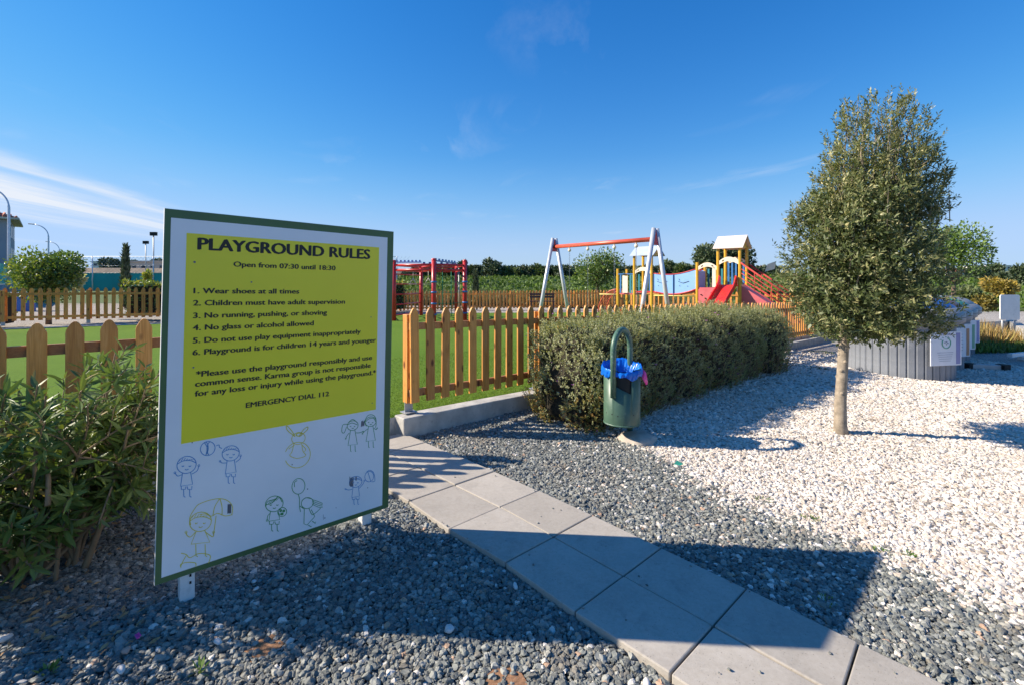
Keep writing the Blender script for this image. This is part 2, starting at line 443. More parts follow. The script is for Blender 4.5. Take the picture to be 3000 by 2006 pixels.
# path vertices
PR = {-2: (1247, 1293.5), 0: (1449, 1378.3), 1: (1579.5, 1434.7), 2: (1737.5, 1507), 3: (1937.3, 1601.7), 4: (2187.4, 1721), 5: (2515.6, 1879.8)}
PC = {0: (1332.3, 1418.8), 1: (1464.1, 1483.2), 2: (1621.5, 1570.2), 3: (1825.9, 1684.6), 4: (2088.9, 1830.8)}
PL = {1: (1314.3, 1548.3), 2: (1479, 1646.6), 3: (1682.3, 1790.5), 4: (1963, 1971.2)}
gR = {k: G(*v) for k, v in PR.items()}; gC = {k: G(*v) for k, v in PC.items()}; gL = {k: G(*v) for k, v in PL.items()}
gR[-1] = (gR[-2] + gR[0]) / 2
for k in (-1, -2): gC[k] = gC[0] + (gR[k] - gR[0])
for k in (0, -1, -2): gL[k] = gC[k] * 2 - gR[k]
for k in (6, 7, 8): gR[k] = gR[k - 1] + (gR[5] - gR[3]) / 2
for k in (5, 6, 7, 8): gC[k] = gC[k - 1] + (gC[4] - gC[2]) / 2; gL[k] = gC[k] * 2 - gR[k]
stp = gR[-1] - gR[-2]
for k in (-3,): gR[k] = gR[-2] - stp * .82; gC[k] = gC[-2] - stp * .82; gL[k] = gL[-2] - stp * .82
path_poly = [gR[k][:2] for k in range(-3, 9)] + [gL[k][:2] for k in range(8, -4, -1)]

def in_poly(X, Y, poly):
    ins = np.zeros(len(X), bool); n = len(poly)
    for i in range(n):
        x1, y1 = poly[i]; x2, y2 = poly[(i + 1) % n]
        c = ((y1 > Y) != (y2 > Y)) & (X < (x2 - x1) * (Y - y1) / (y2 - y1 + 1e-12) + x1)
        ins ^= c
    return ins

# border between grey and white gravel
BP = [(1360, 960), (1452, 1000), (1560, 1066), (1665, 1135), (1800, 1188), (1990, 1255), (2150, 1325), (2345, 1405), (2800, 1590)]
BG = np.array([G(x * 1.2793, y * 1.2793)[:2] for x, y in BP])
BG = np.vstack([BG[0] + EN * 1.5, BG])
def border_dist(X, Y):
    """positive on the white side"""
    best = np.full(len(X), 1e9); sg = np.ones(len(X))
    for i in range(len(BG) - 1):
        a, b_ = BG[i], BG[i + 1]; d = b_ - a; L2 = d @ d
        t_ = np.clip(((X - a[0]) * d[0] + (Y - a[1]) * d[1]) / L2, 0, 1)
        qx, qy = a[0] + t_ * d[0], a[1] + t_ * d[1]
        ds = np.hypot(X - qx, Y - qy); cr = d[0] * (Y - a[1]) - d[1] * (X - a[0])
        m_ = ds < best; best[m_] = ds[m_]; sg[m_] = np.sign(cr[m_])
    return best * sg
def hnoise(X, Y, s, ph=0):
    return (np.sin(X * s * 1.7 + 1.3 + ph) * np.cos(Y * s * 1.3 + .7 + ph) + .5 * np.sin(X * s * 3.9 + Y * s * 2.7 + ph) + .35 * np.sin(X * s * 7.1 - Y * s * 6.3 + 2 * ph)) / 1.85

GRAVEL_DROP = .045
# ------------------------------------------------------------------ setting: ground sheet
def tgrid(a, fine, b_, lo, hi, nc):
    g = np.arange(a, b_, fine)
    l_ = a - np.geomspace(.15, a - lo, nc)[::-1]; h_ = b_ + np.geomspace(.15, hi - b_, nc)
    return np.concatenate([l_, g, h_])
xs = tgrid(-5, .09, 13, -2500, 2500, 42); ys = tgrid(1.0, .09, 15, -60, 3500, 60)
XX, YY = np.meshgrid(xs, ys); X = XX.ravel(); Y = YY.ravel()
Z = gz(X, Y) - GRAVEL_DROP
nx, ny = len(xs), len(ys)
idx = np.arange(nx * ny).reshape(ny, nx)
quads = np.stack([idx[:-1, :-1], idx[:-1, 1:], idx[1:, 1:], idx[1:, :-1]], -1).reshape(-1, 4)
me = bpy.data.meshes.new('ground')
me.vertices.add(len(X)); me.vertices.foreach_set('co', np.stack([X, Y, Z], 1).astype(np.float32).ravel())
me.loops.add(quads.size); me.loops.foreach_set('vertex_index', quads.ravel().astype(np.int32))
me.polygons.add(len(quads)); me.polygons.foreach_set('loop_start', np.arange(0, quads.size, 4, dtype=np.int32)); me.polygons.foreach_set('loop_total', np.full(len(quads), 4, np.int32))
bd = border_dist(X, Y) + hnoise(X, Y, 2.2) * .12
wht = 1 / (1 + np.exp(-bd / .07))
soil = np.array([.05, .05, .047]); wsoil = np.array([.22, .19, .155]); wfar = np.array([.58, .53, .47])
col = soil * (1 - wht[:, None]) + wsoil * wht[:, None]
farw = sstep((Y - 8.0) / 3.0)[:, None]
col = col * (1 - farw) + (wfar) * farw
lf = ((Y > 4) & (X < -3)).astype(float)[:, None]
col = col * (1 - lf) + np.array([.52, .45, .37]) * lf
grn = sstep((Y - 29.5) / 2)[:, None]
col = col * (1 - grn) + np.array([.075, .12, .028]) * grn
peb = ((Y > 6.0) & (Y < 30)).astype(float)
ca = me.attributes.new('zone', 'FLOAT_COLOR', 'POINT'); ca.data.foreach_set('color', np.concatenate([col, peb[:, None]], 1).astype(np.float32).ravel())
me.polygons.foreach_set('use_smooth', np.ones(len(quads), bool)); me.update(); me.validate()
m, t = new_mat('ground_cover')
at = t.node('ShaderNodeAttribute', attribute_name='zone')
geo = t.node('ShaderNodeNewGeometry'); pos = geo.outputs['Position']
vc = t.vor(pos, 34, out='Color'); vd = t.vor(pos, 34)
sepc = t.node('ShaderNodeSeparateColor'); t.l.new(vc, sepc.inputs[0])
pv = t.m('MULTIPLY', t.m('MULTIPLY_ADD', sepc.outputs[0], .7, .62), t.ramp(vd, [(.25, 1.0), (.62, .45)]))
pvm = t.mix(at.outputs['Alpha'], t.m('MULTIPLY_ADD', t.noise(pos, 40, 4), .9, .55), pv, 'FLOAT')
big = t.noise(pos, .35, 5, .6)
cmul = t.node('ShaderNodeVectorMath', operation='SCALE'); t.l.new(at.outputs['Color'], cmul.inputs[0]); t.put(cmul.inputs['Scale'], t.m('MULTIPLY', pvm, t.m('MULTIPLY_ADD', big, .5, .75)))
t.put(t.p.inputs['Base Color'], cmul.outputs[0]); t.p.inputs['Roughness'].default_value = .95
bump(t, t.m('SUBTRACT', 1.0, vd), .6, .02)
link_mesh('ground', me, m); tag(bpy.data.objects['ground'], kind='structure')

# turf
def poly_sheet(name, poly, zf, mt, step=.5):
    xs_ = [p[0] for p in poly]; ys_ = [p[1] for p in poly]
    import bmesh
    bm = bmesh.new()
    vs = [bm.verts.new((p[0], p[1], 0)) for p in poly]; bm.faces.new(vs)
    for ax, lo, hi in ((0, min(xs_), max(xs_)), (1, min(ys_), max(ys_))):
        c = lo + step
        while c < hi:
            no = (1, 0, 0) if ax == 0 else (0, 1, 0); co = (c, 0, 0) if ax == 0 else (0, c, 0)
            bmesh.ops.bisect_plane(bm, geom=bm.verts[:] + bm.edges[:] + bm.faces[:], plane_co=co, plane_no=no); c += step
    for v in bm.verts: v.co.z = float(zf(v.co.x, v.co.y))
    bm.normal_update()
    for f in bm.faces:
        if f.normal.z < 0: f.normal_flip()
    me_ = bpy.data.meshes.new(name); bm.to_mesh(me_); bm.free()
    o = link_mesh(name, me_, mt)
    return o
NL = lambda t_: K0 + E1 * t_ + EN * .18
turf_poly = [tuple(NL(-.9)), tuple(NL(17)), (14.0, 19.5), (6.5, 24.6), (-3.0, 19.8), (-11.4, 15.25), (-14.8, 13.35), (-16, 12.6), tuple(NL(-12))]
m, t = new_mat('artificial_turf')
geo = t.node('ShaderNodeNewGeometry'); pos = geo.outputs['Position']
n1 = t.noise(pos, 60, 4, .7); n2 = t.noise(pos, .5, 3); n3 = t.noise(t.mapping(pos, (1, 1, 1), (0, 0, .82)), 260, 2, .8)
lane = t.m('SINE', t.m('MULTIPLY', t.node('ShaderNodeSeparateXYZ').outputs[0], 1.0))
c = t.ramp(n1, [(.25, (.035, .08, .006)), (.5, (.09, .17, .012)), (.78, (.17, .26, .028))])
c = t.mix(t.ramp(n2, [(.35, 0.0), (.65, .4)]), c, (.15, .225, .025))
n4 = t.noise(pos, 6, 5, .7); c = t.mix(t.ramp(n4, [(.45, 0.0), (.7, .45)]), c, (.06, .125, .012))
c = t.mix(t.ramp(n3, [(.4, .0), (.8, .5)]), c, (.19, .31, .06))
t.put(t.p.inputs['Base Color'], c); t.p.inputs['Roughness'].default_value = .9; t.p.inputs['Specular IOR Level'].default_value = .1
bump(t, t.m('ADD', n1, n3), .5, .01)
M['turf'] = m
tf = poly_sheet('artificial_turf', turf_poly, lambda x, y: tz(x), M['turf'], 1.0); tag(tf, kind='structure')
# thin side skirt so that the turf does not float
sk = MB()
for i in range(len(turf_poly)):
    a, b_ = turf_poly[i], turf_poly[(i + 1) % len(turf_poly)]
    za, zb = float(tz(a[0])) - .004, float(tz(b_[0])) - .004
    sk.add([(a[0], a[1], -.6), (b_[0], b_[1], -.6), (b_[0], b_[1], zb), (a[0], a[1], za)], [(0, 1, 2, 3)])
sk.build('turf_base', M['concrete'], kind='structure')

# ------------------------------------------------------------------ path of paving slabs
path = empty('path', tuple(gC[2]), kind='structure')
po = path.location
def slab(a, b_, c_, d__):
    # corners ccw seen from above, inset for the joint
    P = [np.array(p) for p in (a, b_, c_, d__)]; cen = sum(P) / 4
    Q = []
    for p in P:
        dv = cen - p; Q.append(p + dv / np.linalg.norm(dv) * .0055)
    mb = MB(); dz_ = rng.uniform(-.003, .003)
    mb.hexa([(q[0], q[1], q[2] - .09) for q in Q] + [(q[0], q[1], q[2] + dz_) for q in Q])
    o = mb.build('paving_slab', M['slab'], path); 
    # keep origin at the slab so that the object random value and coordinates differ
    bv = o.modifiers.new('bevel', 'BEVEL'); bv.width = .006; bv.segments = 2
    return o
for k in range(-3, 8):
    slab(gL[k], gL[k + 1], gC[k + 1], gC[k])
    slab(gC[k], gC[k + 1], gR[k + 1], gR[k])
jb = MB()
for k in range(-3, 8):
    q = [gL[k], gL[k + 1], gR[k + 1], gR[k]]
    cen = sum(q) / 4
    q = [p + (cen - p) * .03 for p in q]
    jb.add([(p[0], p[1], p[2] - .012) for p in q], [(0, 1, 2, 3)])
jb.build('joint_mortar', simple('joint_sand', (.30, .28, .25), .95, .2, 40), path)
# small broken corner and leaf litter on the slab edge
# ------------------------------------------------------------------ gravel stones (geometry nodes)
def stones_gn(name, pts, scales, mt, seed):
    me_ = bpy.data.meshes.new(name); me_.vertices.add(len(pts)); me_.vertices.foreach_set('co', pts.astype(np.float32).ravel())
    at_ = me_.attributes.new('sc', 'FLOAT', 'POINT'); at_.data.foreach_set('value', scales.astype(np.float32))
    o = link_mesh(name, me_, mt)
    ng = bpy.data.node_groups.new(name + '_nodes', 'GeometryNodeTree')
    ng.interface.new_socket('Geometry', in_out='INPUT', socket_type='NodeSocketGeometry'); ng.interface.new_socket('Geometry', in_out='OUTPUT', socket_type='NodeSocketGeometry')
    N_, L_ = ng.nodes, ng.links
    gi = N_.new('NodeGroupInput'); go = N_.new('NodeGroupOutput')
    g2i = N_.new('GeometryNodeGeometryToInstance')
    rr = random.Random(seed)
    for k in range(9):
        ico = N_.new('GeometryNodeMeshIcoSphere'); ico.inputs['Radius'].default_value = 1; ico.inputs['Subdivisions'].default_value = 2
        sp = N_.new('GeometryNodeSetPosition'); L_.new(ico.outputs[0], sp.inputs[0])
        ps = N_.new('GeometryNodeInputPosition'); ad = N_.new('ShaderNodeVectorMath'); ad.operation = 'ADD'; ad.inputs[1].default_value = (k * 7.3 + seed, k * 3.1, k * 5.7); L_.new(ps.outputs[0], ad.inputs[0])
        nz = N_.new('ShaderNodeTexNoise'); nz.inputs['Scale'].default_value = .85; nz.inputs['Detail'].default_value = 1.5; L_.new(ad.outputs[0], nz.inputs['Vector'])
        sb = N_.new('ShaderNodeVectorMath'); sb.operation = 'SUBTRACT'; sb.inputs[1].default_value = (.5, .5, .5); L_.new(nz.outputs['Color'], sb.inputs[0])
        sc = N_.new('ShaderNodeVectorMath'); sc.operation = 'MULTIPLY'; sc.inputs[1].default_value = (2.1, 2.1, 2.1); L_.new(sb.outputs[0], sc.inputs[0])
        L_.new(sc.outputs[0], sp.inputs['Offset'])
        tf_ = N_.new('GeometryNodeTransform'); L_.new(sp.outputs[0], tf_.inputs[0]); tf_.inputs['Scale'].default_value = (rr.uniform(1.0, 1.4), rr.uniform(.75, 1.0), rr.uniform(.5, .85))
        smn = N_.new('GeometryNodeSetMaterial'); smn.inputs['Material'].default_value = mt; L_.new(tf_.outputs[0], smn.inputs[0])
        L_.new(smn.outputs[0], g2i.inputs[0])
    iop = N_.new('GeometryNodeInstanceOnPoints'); L_.new(gi.outputs[0], iop.inputs['Points']); L_.new(g2i.outputs[0], iop.inputs['Instance'])
    iop.inputs['Pick Instance'].default_value = True
    ri = N_.new('FunctionNodeRandomValue'); ri.data_type = 'INT'
    for s_ in ri.inputs:
        if s_.type == 'INT' and s_.name == 'Min': s_.default_value = 0
        if s_.type == 'INT' and s_.name == 'Max': s_.default_value = 8
    L_.new([q for q in ri.outputs if q.type == 'INT'][0], iop.inputs['Instance Index'])
    rv = N_.new('FunctionNodeRandomValue'); rv.data_type = 'FLOAT_VECTOR'
    rv.inputs[0].default_value = (-.45, -.45, 0); rv.inputs[1].default_value = (.45, .45, 6.28)
    e2r = N_.new('FunctionNodeEulerToRotation'); L_.new(rv.outputs[0], e2r.inputs[0]); L_.new(e2r.outputs[0], iop.inputs['Rotation'])
    na = N_.new('GeometryNodeInputNamedAttribute'); na.data_type = 'FLOAT'; na.inputs[0].default_value = 'sc'
    L_.new([q for q in na.outputs if q.type == 'VALUE'][0], iop.inputs['Scale'])
    L_.new(iop.outputs[0], go.inputs[0])
    md = o.modifiers.new('stones', 'NODES'); md.node_group = ng
    return o
def scatter(x0, x1, y0, y1, d):
    nx_, ny_ = int((x1 - x0) / d), int((y1 - y0) / (d * .87))
    gx, gy = np.meshgrid(np.arange(nx_), np.arange(ny_))
    x = x0 + (gx + (gy % 2) * .5) * d + rng.uniform(-.42, .42, gx.shape) * d; y = y0 + gy * d * .87 + rng.uniform(-.42, .42, gx.shape) * d
    x, y = x.ravel(), y.ravel()
    k = (np.abs(x) < 1.10 * y + .55) & ~in_poly(x, y, path_poly)
    u = (x - K0[0]) * E1[0] + (y - K0[1]) * E1[1]; v = (x - K0[0]) * EN[0] + (y - K0[1]) * EN[1]
    k &= (v < -.01) | ((v < .35) & (u < 0) & (u > -.05))
    k &= ~((v > -.05) & (u < -.6) & (x < 0))
    return x[k], y[k]
tiers = [(-4.2, 6, 1.35, 4.9, .0155), (-1.5, 9.0, 4.9, 7.2, .0195), (1.5, 12, 7.2, 12.5, .026)]
sc_pts = [scatter(*t_) for t_ in tiers]
x = np.concatenate([q_[0] for q_ in sc_pts]); y = np.concatenate([q_[1] for q_ in sc_pts])
sp_ = np.concatenate([np.full(len(q_[0]), t_[4]) for q_, t_ in zip(sc_pts, tiers)])
bd = border_dist(x, y) + hnoise(x, y, 2.2) * .10 + hnoise(x, y, 7, 2) * .05
isw = rng.random(len(x)) < 1 / (1 + np.exp(-bd / .055))
isw |= (rng.random(len(x)) < .035) & (bd > -.9)
bump_h = hnoise(x, y, 3.0, 1) * .008
sz = sp_ * np.exp(np.clip(rng.normal(size=len(x)), -2.2, 1.7) * .34) * .66
big_ = rng.random(len(x)) < .03; sz[big_] *= 1.2
# reddish earth shows through where stones are thin
def patch(cx_, cy_, r_):
    g_ = G(cx_, cy_); d2 = np.hypot(x - g_[0], y - g_[1]) + hnoise(x, y, 25) * .02
    return d2 < r_
hole = (patch(775, 1865, .075) | patch(1475, 1990, .10)) & (rng.random(len(x)) < .7)
zz = gz(x, y) - GRAVEL_DROP + sz * .35 + rng.uniform(-.004, .008, len(x)) + bump_h * .6
pts = np.stack([x, y, zz], 1)
kp = ~hole
# keep clear of the bin's pad
BINF = G(1868, 1278)
padc = np.array([BINF[0] - .0, BINF[1] + .02])
kp &= np.hypot(x - padc[0], y - padc[1]) > .20
g_sel = kp & ~isw; w_sel = kp & isw
nstray = 70; tS = rng.uniform(0, 1, nstray); kS = rng.integers(-2, 7, nstray); edge = rng.random(nstray) ** 2.2 * .5; sideS = rng.random(nstray) < .5
stray = []
for i in range(nstray):
    k_ = int(kS[i]); a_p = gL[k_] * (1 - tS[i]) + gL[k_ + 1] * tS[i]; b_p = gR[k_] * (1 - tS[i]) + gR[k_ + 1] * tS[i]
    f_ = edge[i] if sideS[i] else 1 - edge[i]; f_ = min(.985, max(.015, f_)); stray.append(a_p * (1 - f_) + b_p * f_ + np.array([0, 0, .004]))
stray = np.array(stray); ssz = rng.uniform(.002, .007, nstray)
gs = stones_gn('grey_gravel', np.vstack([pts[g_sel], stray]), np.concatenate([sz[g_sel], ssz]), M['stone_grey'], 3); tag(gs, 'loose blue-grey gravel on both sides of the slab path', 'gravel', kind='stuff')
ws = stones_gn('white_gravel', pts[w_sel], sz[w_sel] * 1.05, M['stone_white'], 8); tag(ws, 'loose white gravel round the tree and containers', 'gravel', kind='stuff')
print('stones', g_sel.sum(), w_sel.sum())
for cx_, cy_, r_ in ((775, 1865, .085), (1475, 1990, .115)):
    g_ = G(cx_, cy_); mb = MB()
    ring = [(g_[0] + math.cos(a) * r_ * random.uniform(.75, 1.15), g_[1] + math.sin(a) * r_ * random.uniform(.75, 1.15), g_[2] - GRAVEL_DROP + .006) for a in np.linspace(0, 2 * math.pi, 18, endpoint=False)]
    mb.add([(g_[0], g_[1], g_[2] - GRAVEL_DROP + .013)] + ring, [(0, i + 1, (i + 1) % 18 + 1) for i in range(18)], True)
    mb.build('bare_earth', simple('orange_earth', (.36, .19, .10), .95, .3, 60, bmp=1.0), kind='structure')
# single larger pebbles lying on the gravel
LP = [(825, 1674, .020, 'p', 'pink stone on the gravel under the middle of the sign'), (745, 1690, .013, 'w', 'upper of two pale pebbles under the sign near its left leg'), (750, 1711, .013, 'w', 'lower of two pale pebbles under the sign near its left leg'),
      (14, 1853, .024, 'w', 'large pale pebble at the left picture edge'), (370, 1890, .018, 'p', 'pink stone on the gravel below the pink plastic scrap'), (640, 1865, .018, 'w', 'pale upright pebble left of the patch of orange earth'),
      (1510, 1703, .018, 'w', 'pale pebble touching the left edge of the path, in shade'), (2405, 1642, .02, 'w', 'large pale pebble near the upper right corner of the sign shadow'), (2360, 1683, .015, 'p', 'orange-pink pebble in the sign shadow right of the path'),
      (1895, 1990, .022, 'w', 'white pebble beside the lower left end of the path'), (1318, 1828, .024, 'w', 'pale pebble on the sunlit gravel at the bottom edge of the sign shadow'), (355, 1945, .018, 'w', 'pale angular pebble near the bottom left corner')]
ico_mats = {'w': simple('pale_pebble', (.70, .66, .61), .7, .15, 30), 'p': simple('pink_pebble', (.52, .33, .25), .7, .15, 30)}
import bmesh
def pebble_mesh(seed):
    bm = bmesh.new(); bmesh.ops.create_icosphere(bm, subdivisions=2, radius=1)
    r_ = random.Random(seed); ph = [r_.uniform(0, 6) for _ in range(6)]
    for v in bm.verts:
        n = 1 + .18 * math.sin(3 * v.co.x + ph[0]) + .15 * math.sin(4 * v.co.y + ph[1]) * math.cos(3 * v.co.z + ph[2])
        v.co = Vector((v.co.x * 1.25, v.co.y * .9, v.co.z * .65)) * n
    for f in bm.faces: f.smooth = True
    me_ = bpy.data.meshes.new('pebble'); bm.to_mesh(me_); bm.free(); return me_
pm = {k: [pebble_mesh(i) for i in range(3)] for k in 'wp'}
mb_i = 0
pg = {}
for px_, py_, r_, kd, lb in LP:
    g_ = G(px_, py_); o = bpy.data.objects.new('pebble', pm[kd][mb_i % 3]); C.objects.link(o); mb_i += 1
    if not o.data.materials: o.data.materials.append(ico_mats[kd])
    o.location = (g_[0], g_[1], g_[2] - GRAVEL_DROP + .024); o.scale = (r_ * .9,) * 3; o.rotation_euler = (random.uniform(-.3, .3), random.uniform(-.3, .3), random.uniform(0, 6))
    tag(o, lb, 'pebble')

# ------------------------------------------------------------------ low concrete walls under the near fence
def wall_line(name, A, B, zA, zB, wd, label, drop=.5, joints=None):
    A = np.array(A); B = np.array(B); d = (B - A) / np.linalg.norm(B - A); n = np.array([-d[1], d[0]])
    L_ = np.linalg.norm(B - A); k = max(1, int(L_ / .6)); vs = []; fs = []
    for i in range(k + 1):
        p = A + (B - A) * i / k; z = zA + (zB - zA) * i / k + rng.uniform(-.003, .003)
        j = rng.uniform(-.003, .003, 2)
        vs += [(p[0], p[1], z - drop), (p[0] + j[0], p[1] + j[1], z), (p[0] + n[0] * wd, p[1] + n[1] * wd, z), (p[0] + n[0] * wd, p[1] + n[1] * wd, z - drop)]
    for i in range(k):
        a = i * 4; b_ = a + 4
        fs += [(a, b_, b_ + 1, a + 1), (a + 1, b_ + 1, b_ + 2, a + 2), (a + 2, b_ + 2, b_ + 3, a + 3)]
    fs += [(0, 1, 2, 3), (k * 4 + 3, k * 4 + 2, k * 4 + 1, k * 4)]
    mb = MB(); mb.add(vs, fs)
    return mb.build(name, M['concrete'], origin=(A[0], A[1], 0), bevel=.012, label=label, cat='low wall')
KE = K0 + E1 * 17.5
ktop = lambda X_: .195 - .036 * (X_ + 1.1)
wall_line('concrete_kerb_wall', K0, KE, ktop(K0[0]), ktop(KE[0]), .2, 'low concrete wall under the right picket fence, running behind the clipped hedge', .8)
F0 = np.array([-2.825, 3.61]); FE = np.array([.766, .643]); FNn = np.array([-.643, .766])
KL1 = F0 + FE * 1.35 - FNn * .12; KL0 = F0 - FE * 5.5 - FNn * .12
wall_line('concrete_kerb_wall', KL0, KL1, .245, .225, .2, 'low concrete wall behind the leafy bush, ending behind the rules sign', .6)

# ------------------------------------------------------------------ picket fences
pk = MB()
prof = [(-.05, 0), (.05, 0), (.05, .915), (.046, .935), (.022, .980), (.008, .992), (-.008, .992), (-.022, .980), (-.046, .935), (-.05, .915)]
pk.prism([(x_, -.011, z_) for x_, z_ in prof], (0, .022, 0))
picket_me = pk.mesh('picket'); picket_me.materials.append(M['wood'])
picket_far = picket_me.copy(); picket_far.materials.clear(); picket_far.materials.append(M['wood_far'])
bevel_me = []
def fence(A, B, zbA, zbB, label, spacing=.193, side=1, far=False, post_every=10, bracket=True, start_post=True, end_post=True, off=0.0):
    """pickets from A to B; zb = height of picket bottoms; side=+1: rails on the EN side (behind the pickets)"""
    A = np.array(A, float); B = np.array(B, float); L_ = np.linalg.norm(B - A); d = (B - A) / L_; n = np.array([-d[1], d[0]]) * side
    rz = math.atan2(d[1], d[0]); k = int(L_ / spacing) + 1
    root = empty('picket_fence', (A[0], A[1], zbA), label=label, cat='fence')
    wm_ = M['wood_far'] if far else M['wood']
    for i in range(k):
        p = A + d * (i * spacing + off); z = zbA + (zbB - zbA) * (i * spacing) / L_
        o = bpy.data.objects.new('picket', picket_far if far else picket_me); C.objects.link(o); o.parent = root
        o.location = (p[0] - A[0], p[1] - A[1], z - zbA + random.uniform(-.004, .004)); o.rotation_euler = (random.gauss(0, .004), random.gauss(0, .006), rz)
    for h in (.10, .80):
        mb = MB(); q0 = A + n * .030 - d * .05; q1 = A + d * (k - 1) * spacing + n * .030 + d * .05
        mb.beam((q0[0], q0[1], zbA + h), (q1[0], q1[1], zbA + (zbB - zbA) * (k - 1) * spacing / L_ + h), .036, .075)
        mb.build('rail', M['rail'] if not far else M['wood_far'], root)
    ip = list(range(0, k, post_every))
    if end_post and ip[-1] != k - 1: ip.append(k - 1)
    if not start_post: ip = ip[1:]
    for i in ip:
        p = A + d * (i * spacing - .02) + n * .094; z = zbA + (zbB - zbA) * (i * spacing) / L_
        mb = MB(); mb.box((p[0], p[1], z + .455), (.09, .09, .93), rz); mb.build('post', wm_, root, bevel=.004)
        mb = MB(); mb.box((p[0], p[1], z - .065), (.095, .008, .13), rz)
        mb.box((p[0], p[1], z - .11), (.14, .12, .008), rz); mb.build('post_bracket', M['steel'], root)
    return root
A1 = K0 + EN * .07 + E1 * .17; B1 = A1 + E1 * 14.6
fence(A1, B1, .318, .318 - .0365 * (B1 - A1)[0], 'orange picket fence on the low wall behind the bin and hedge')
KA = F0 + FE * 1.16
fence(F0 - FE * .193 * 24, KA, .325, .315, 'near orange picket fence behind the leafy bush and the rules sign', start_post=False)
# far fences of the playground
fence((-16.8, 13.1), (-11.6, 16.07), .39, .37, 'brown picket fence across the left background in front of the round leafy tree', side=-1, far=True)
fence((-7.4, 22.3), (-5.7, 24.3), .10, .06, 'short angled picket fence seen through the red climbing frame', side=-1, far=True)
fence((-5.6, 24.45), (6.4, 28.2), .06, .04, 'long straight picket fence behind the bench and swing', side=-1, far=True)
fence((6.6, 28.1), (14.6, 22.6), .04, .0, 'picket fence behind the playhouse towers and bridge', side=-1, far=True, spacing=.27)
wall_line('concrete_kerb', (-17.5, 11.9), (-3.4, 19.75), .24, .16, .18, 'pale concrete kerb at the far left edge of the green turf', .4)

# ------------------------------------------------------------------ playground rules sign
BL = Vector((-1.675, 2.206, .171)); AZ = math.atan2(.682, .731); TI = .022
U = Vector((math.cos(AZ) * math.cos(TI), math.sin(AZ) * math.cos(TI), -math.sin(TI)))
V = Vector((math.cos(AZ) * math.sin(TI), math.sin(AZ) * math.sin(TI), math.cos(TI)))
NB = U.cross(V)             # towards the viewer
BW, BH = 1.205, 1.772
sign = empty('playground_sign', tuple(BL + U * BW / 2 + Vector((0, 0, -.18))), label='large rules board with green edge and yellow panel reading PLAYGROUND RULES', cat='sign')
def bq(u, v, o=0.0): return BL + U * u + V * v + NB * o
def bpx(px, py, o=0.0):
    """photo pixel to board coordinates"""
    d = Vector(((px - 1500) / F, 1, -(py - HY) / F)); e = Vector((0, 0, EYE))
    k = (BL - e).dot(NB) / d.dot(NB); p = e + d * k - BL
    return p.dot(U), p.dot(V)
def board(name, c, o0, o1, mt, parent=sign):
    mb = MB(); mb.hexa([bq(*q, o0) for q in c] + [bq(*q, o1) for q in c])
    return mb.build(name, mt, parent)
rect = lambda u0, v0, u1, v1: [(u0, v0), (u1, v0), (u1, v1), (u0, v1)]
board('board_backing', rect(0, 0, BW, BH), -.022, -.0035, M['sign_side'])
board('green_border', rect(.002, .002, BW - .002, BH - .002), -.0034, 0, M['green_edge'])
wc = [bpx(477.8, 1689), bpx(1124.6, 1476.6), bpx(1130, 697), bpx(496, 637)]
print('white panel', [tuple(round(float(k), 3) for k in q) for q in wc], 'TL', bpx(473, 611), 'TR', bpx(1142, 680), 'BR', bpx(1136, 1488))
uL = (wc[0][0] + wc[3][0]) / 2; uR = (wc[1][0] + wc[2][0]) / 2; vB = (wc[0][1] + wc[1][1]) / 2; vT = (wc[2][1] + wc[3][1]) / 2
board('white_panel', rect(uL, vB, uR, vT), .0002, .0014, M['sign_white'])
yc = [bpx(533, 1299.4), bpx(1102.4, 1197), bpx(1108.6, 725), bpx(543.8, 683.6)]
print('yellow', [tuple(round(float(k), 3) for k in q) for q in yc])
yl = (yc[0][0] + yc[3][0]) / 2; yr = (yc[1][0] + yc[2][0]) / 2; yb = (yc[0][1] + yc[1][1]) / 2; yt = (yc[2][1] + yc[3][1]) / 2
board('yellow_panel', rect(yl, yb, yr, yt), .0015, .0024, M['sign_yellow'])
for (fx, fy) in ((549, 1759), (1080, 1526)):
    u_, _ = bpx(fx, fy - 40)
    q = bq(u_, .12, -.024); g_ = float(gz(q[0], q[1]))
    mb = MB()
    dirp = Vector((U[0], U[1], 0)).normalized(); bk = Vector((-dirp[1], dirp[0], 0))
    base = Vector((q[0], q[1], g_ - .15)) + bk * .032
    top = base + Vector((0, 0, 1.45))
    mb.beam(base, top, .062, .06, up=tuple(bk)); mb.build('leg', M['white_paint'], sign, bevel=.004)
    for zz_ in (.05, .085):
        mb = MB(); c_ = Vector((q[0], q[1], g_ + zz_)) + dirp * .012 - bk * .0; mb.box((c_[0], c_[1], c_[2]), (.008, .004, .012), AZ); mb.build('bolt_hole', M['dark'], sign)

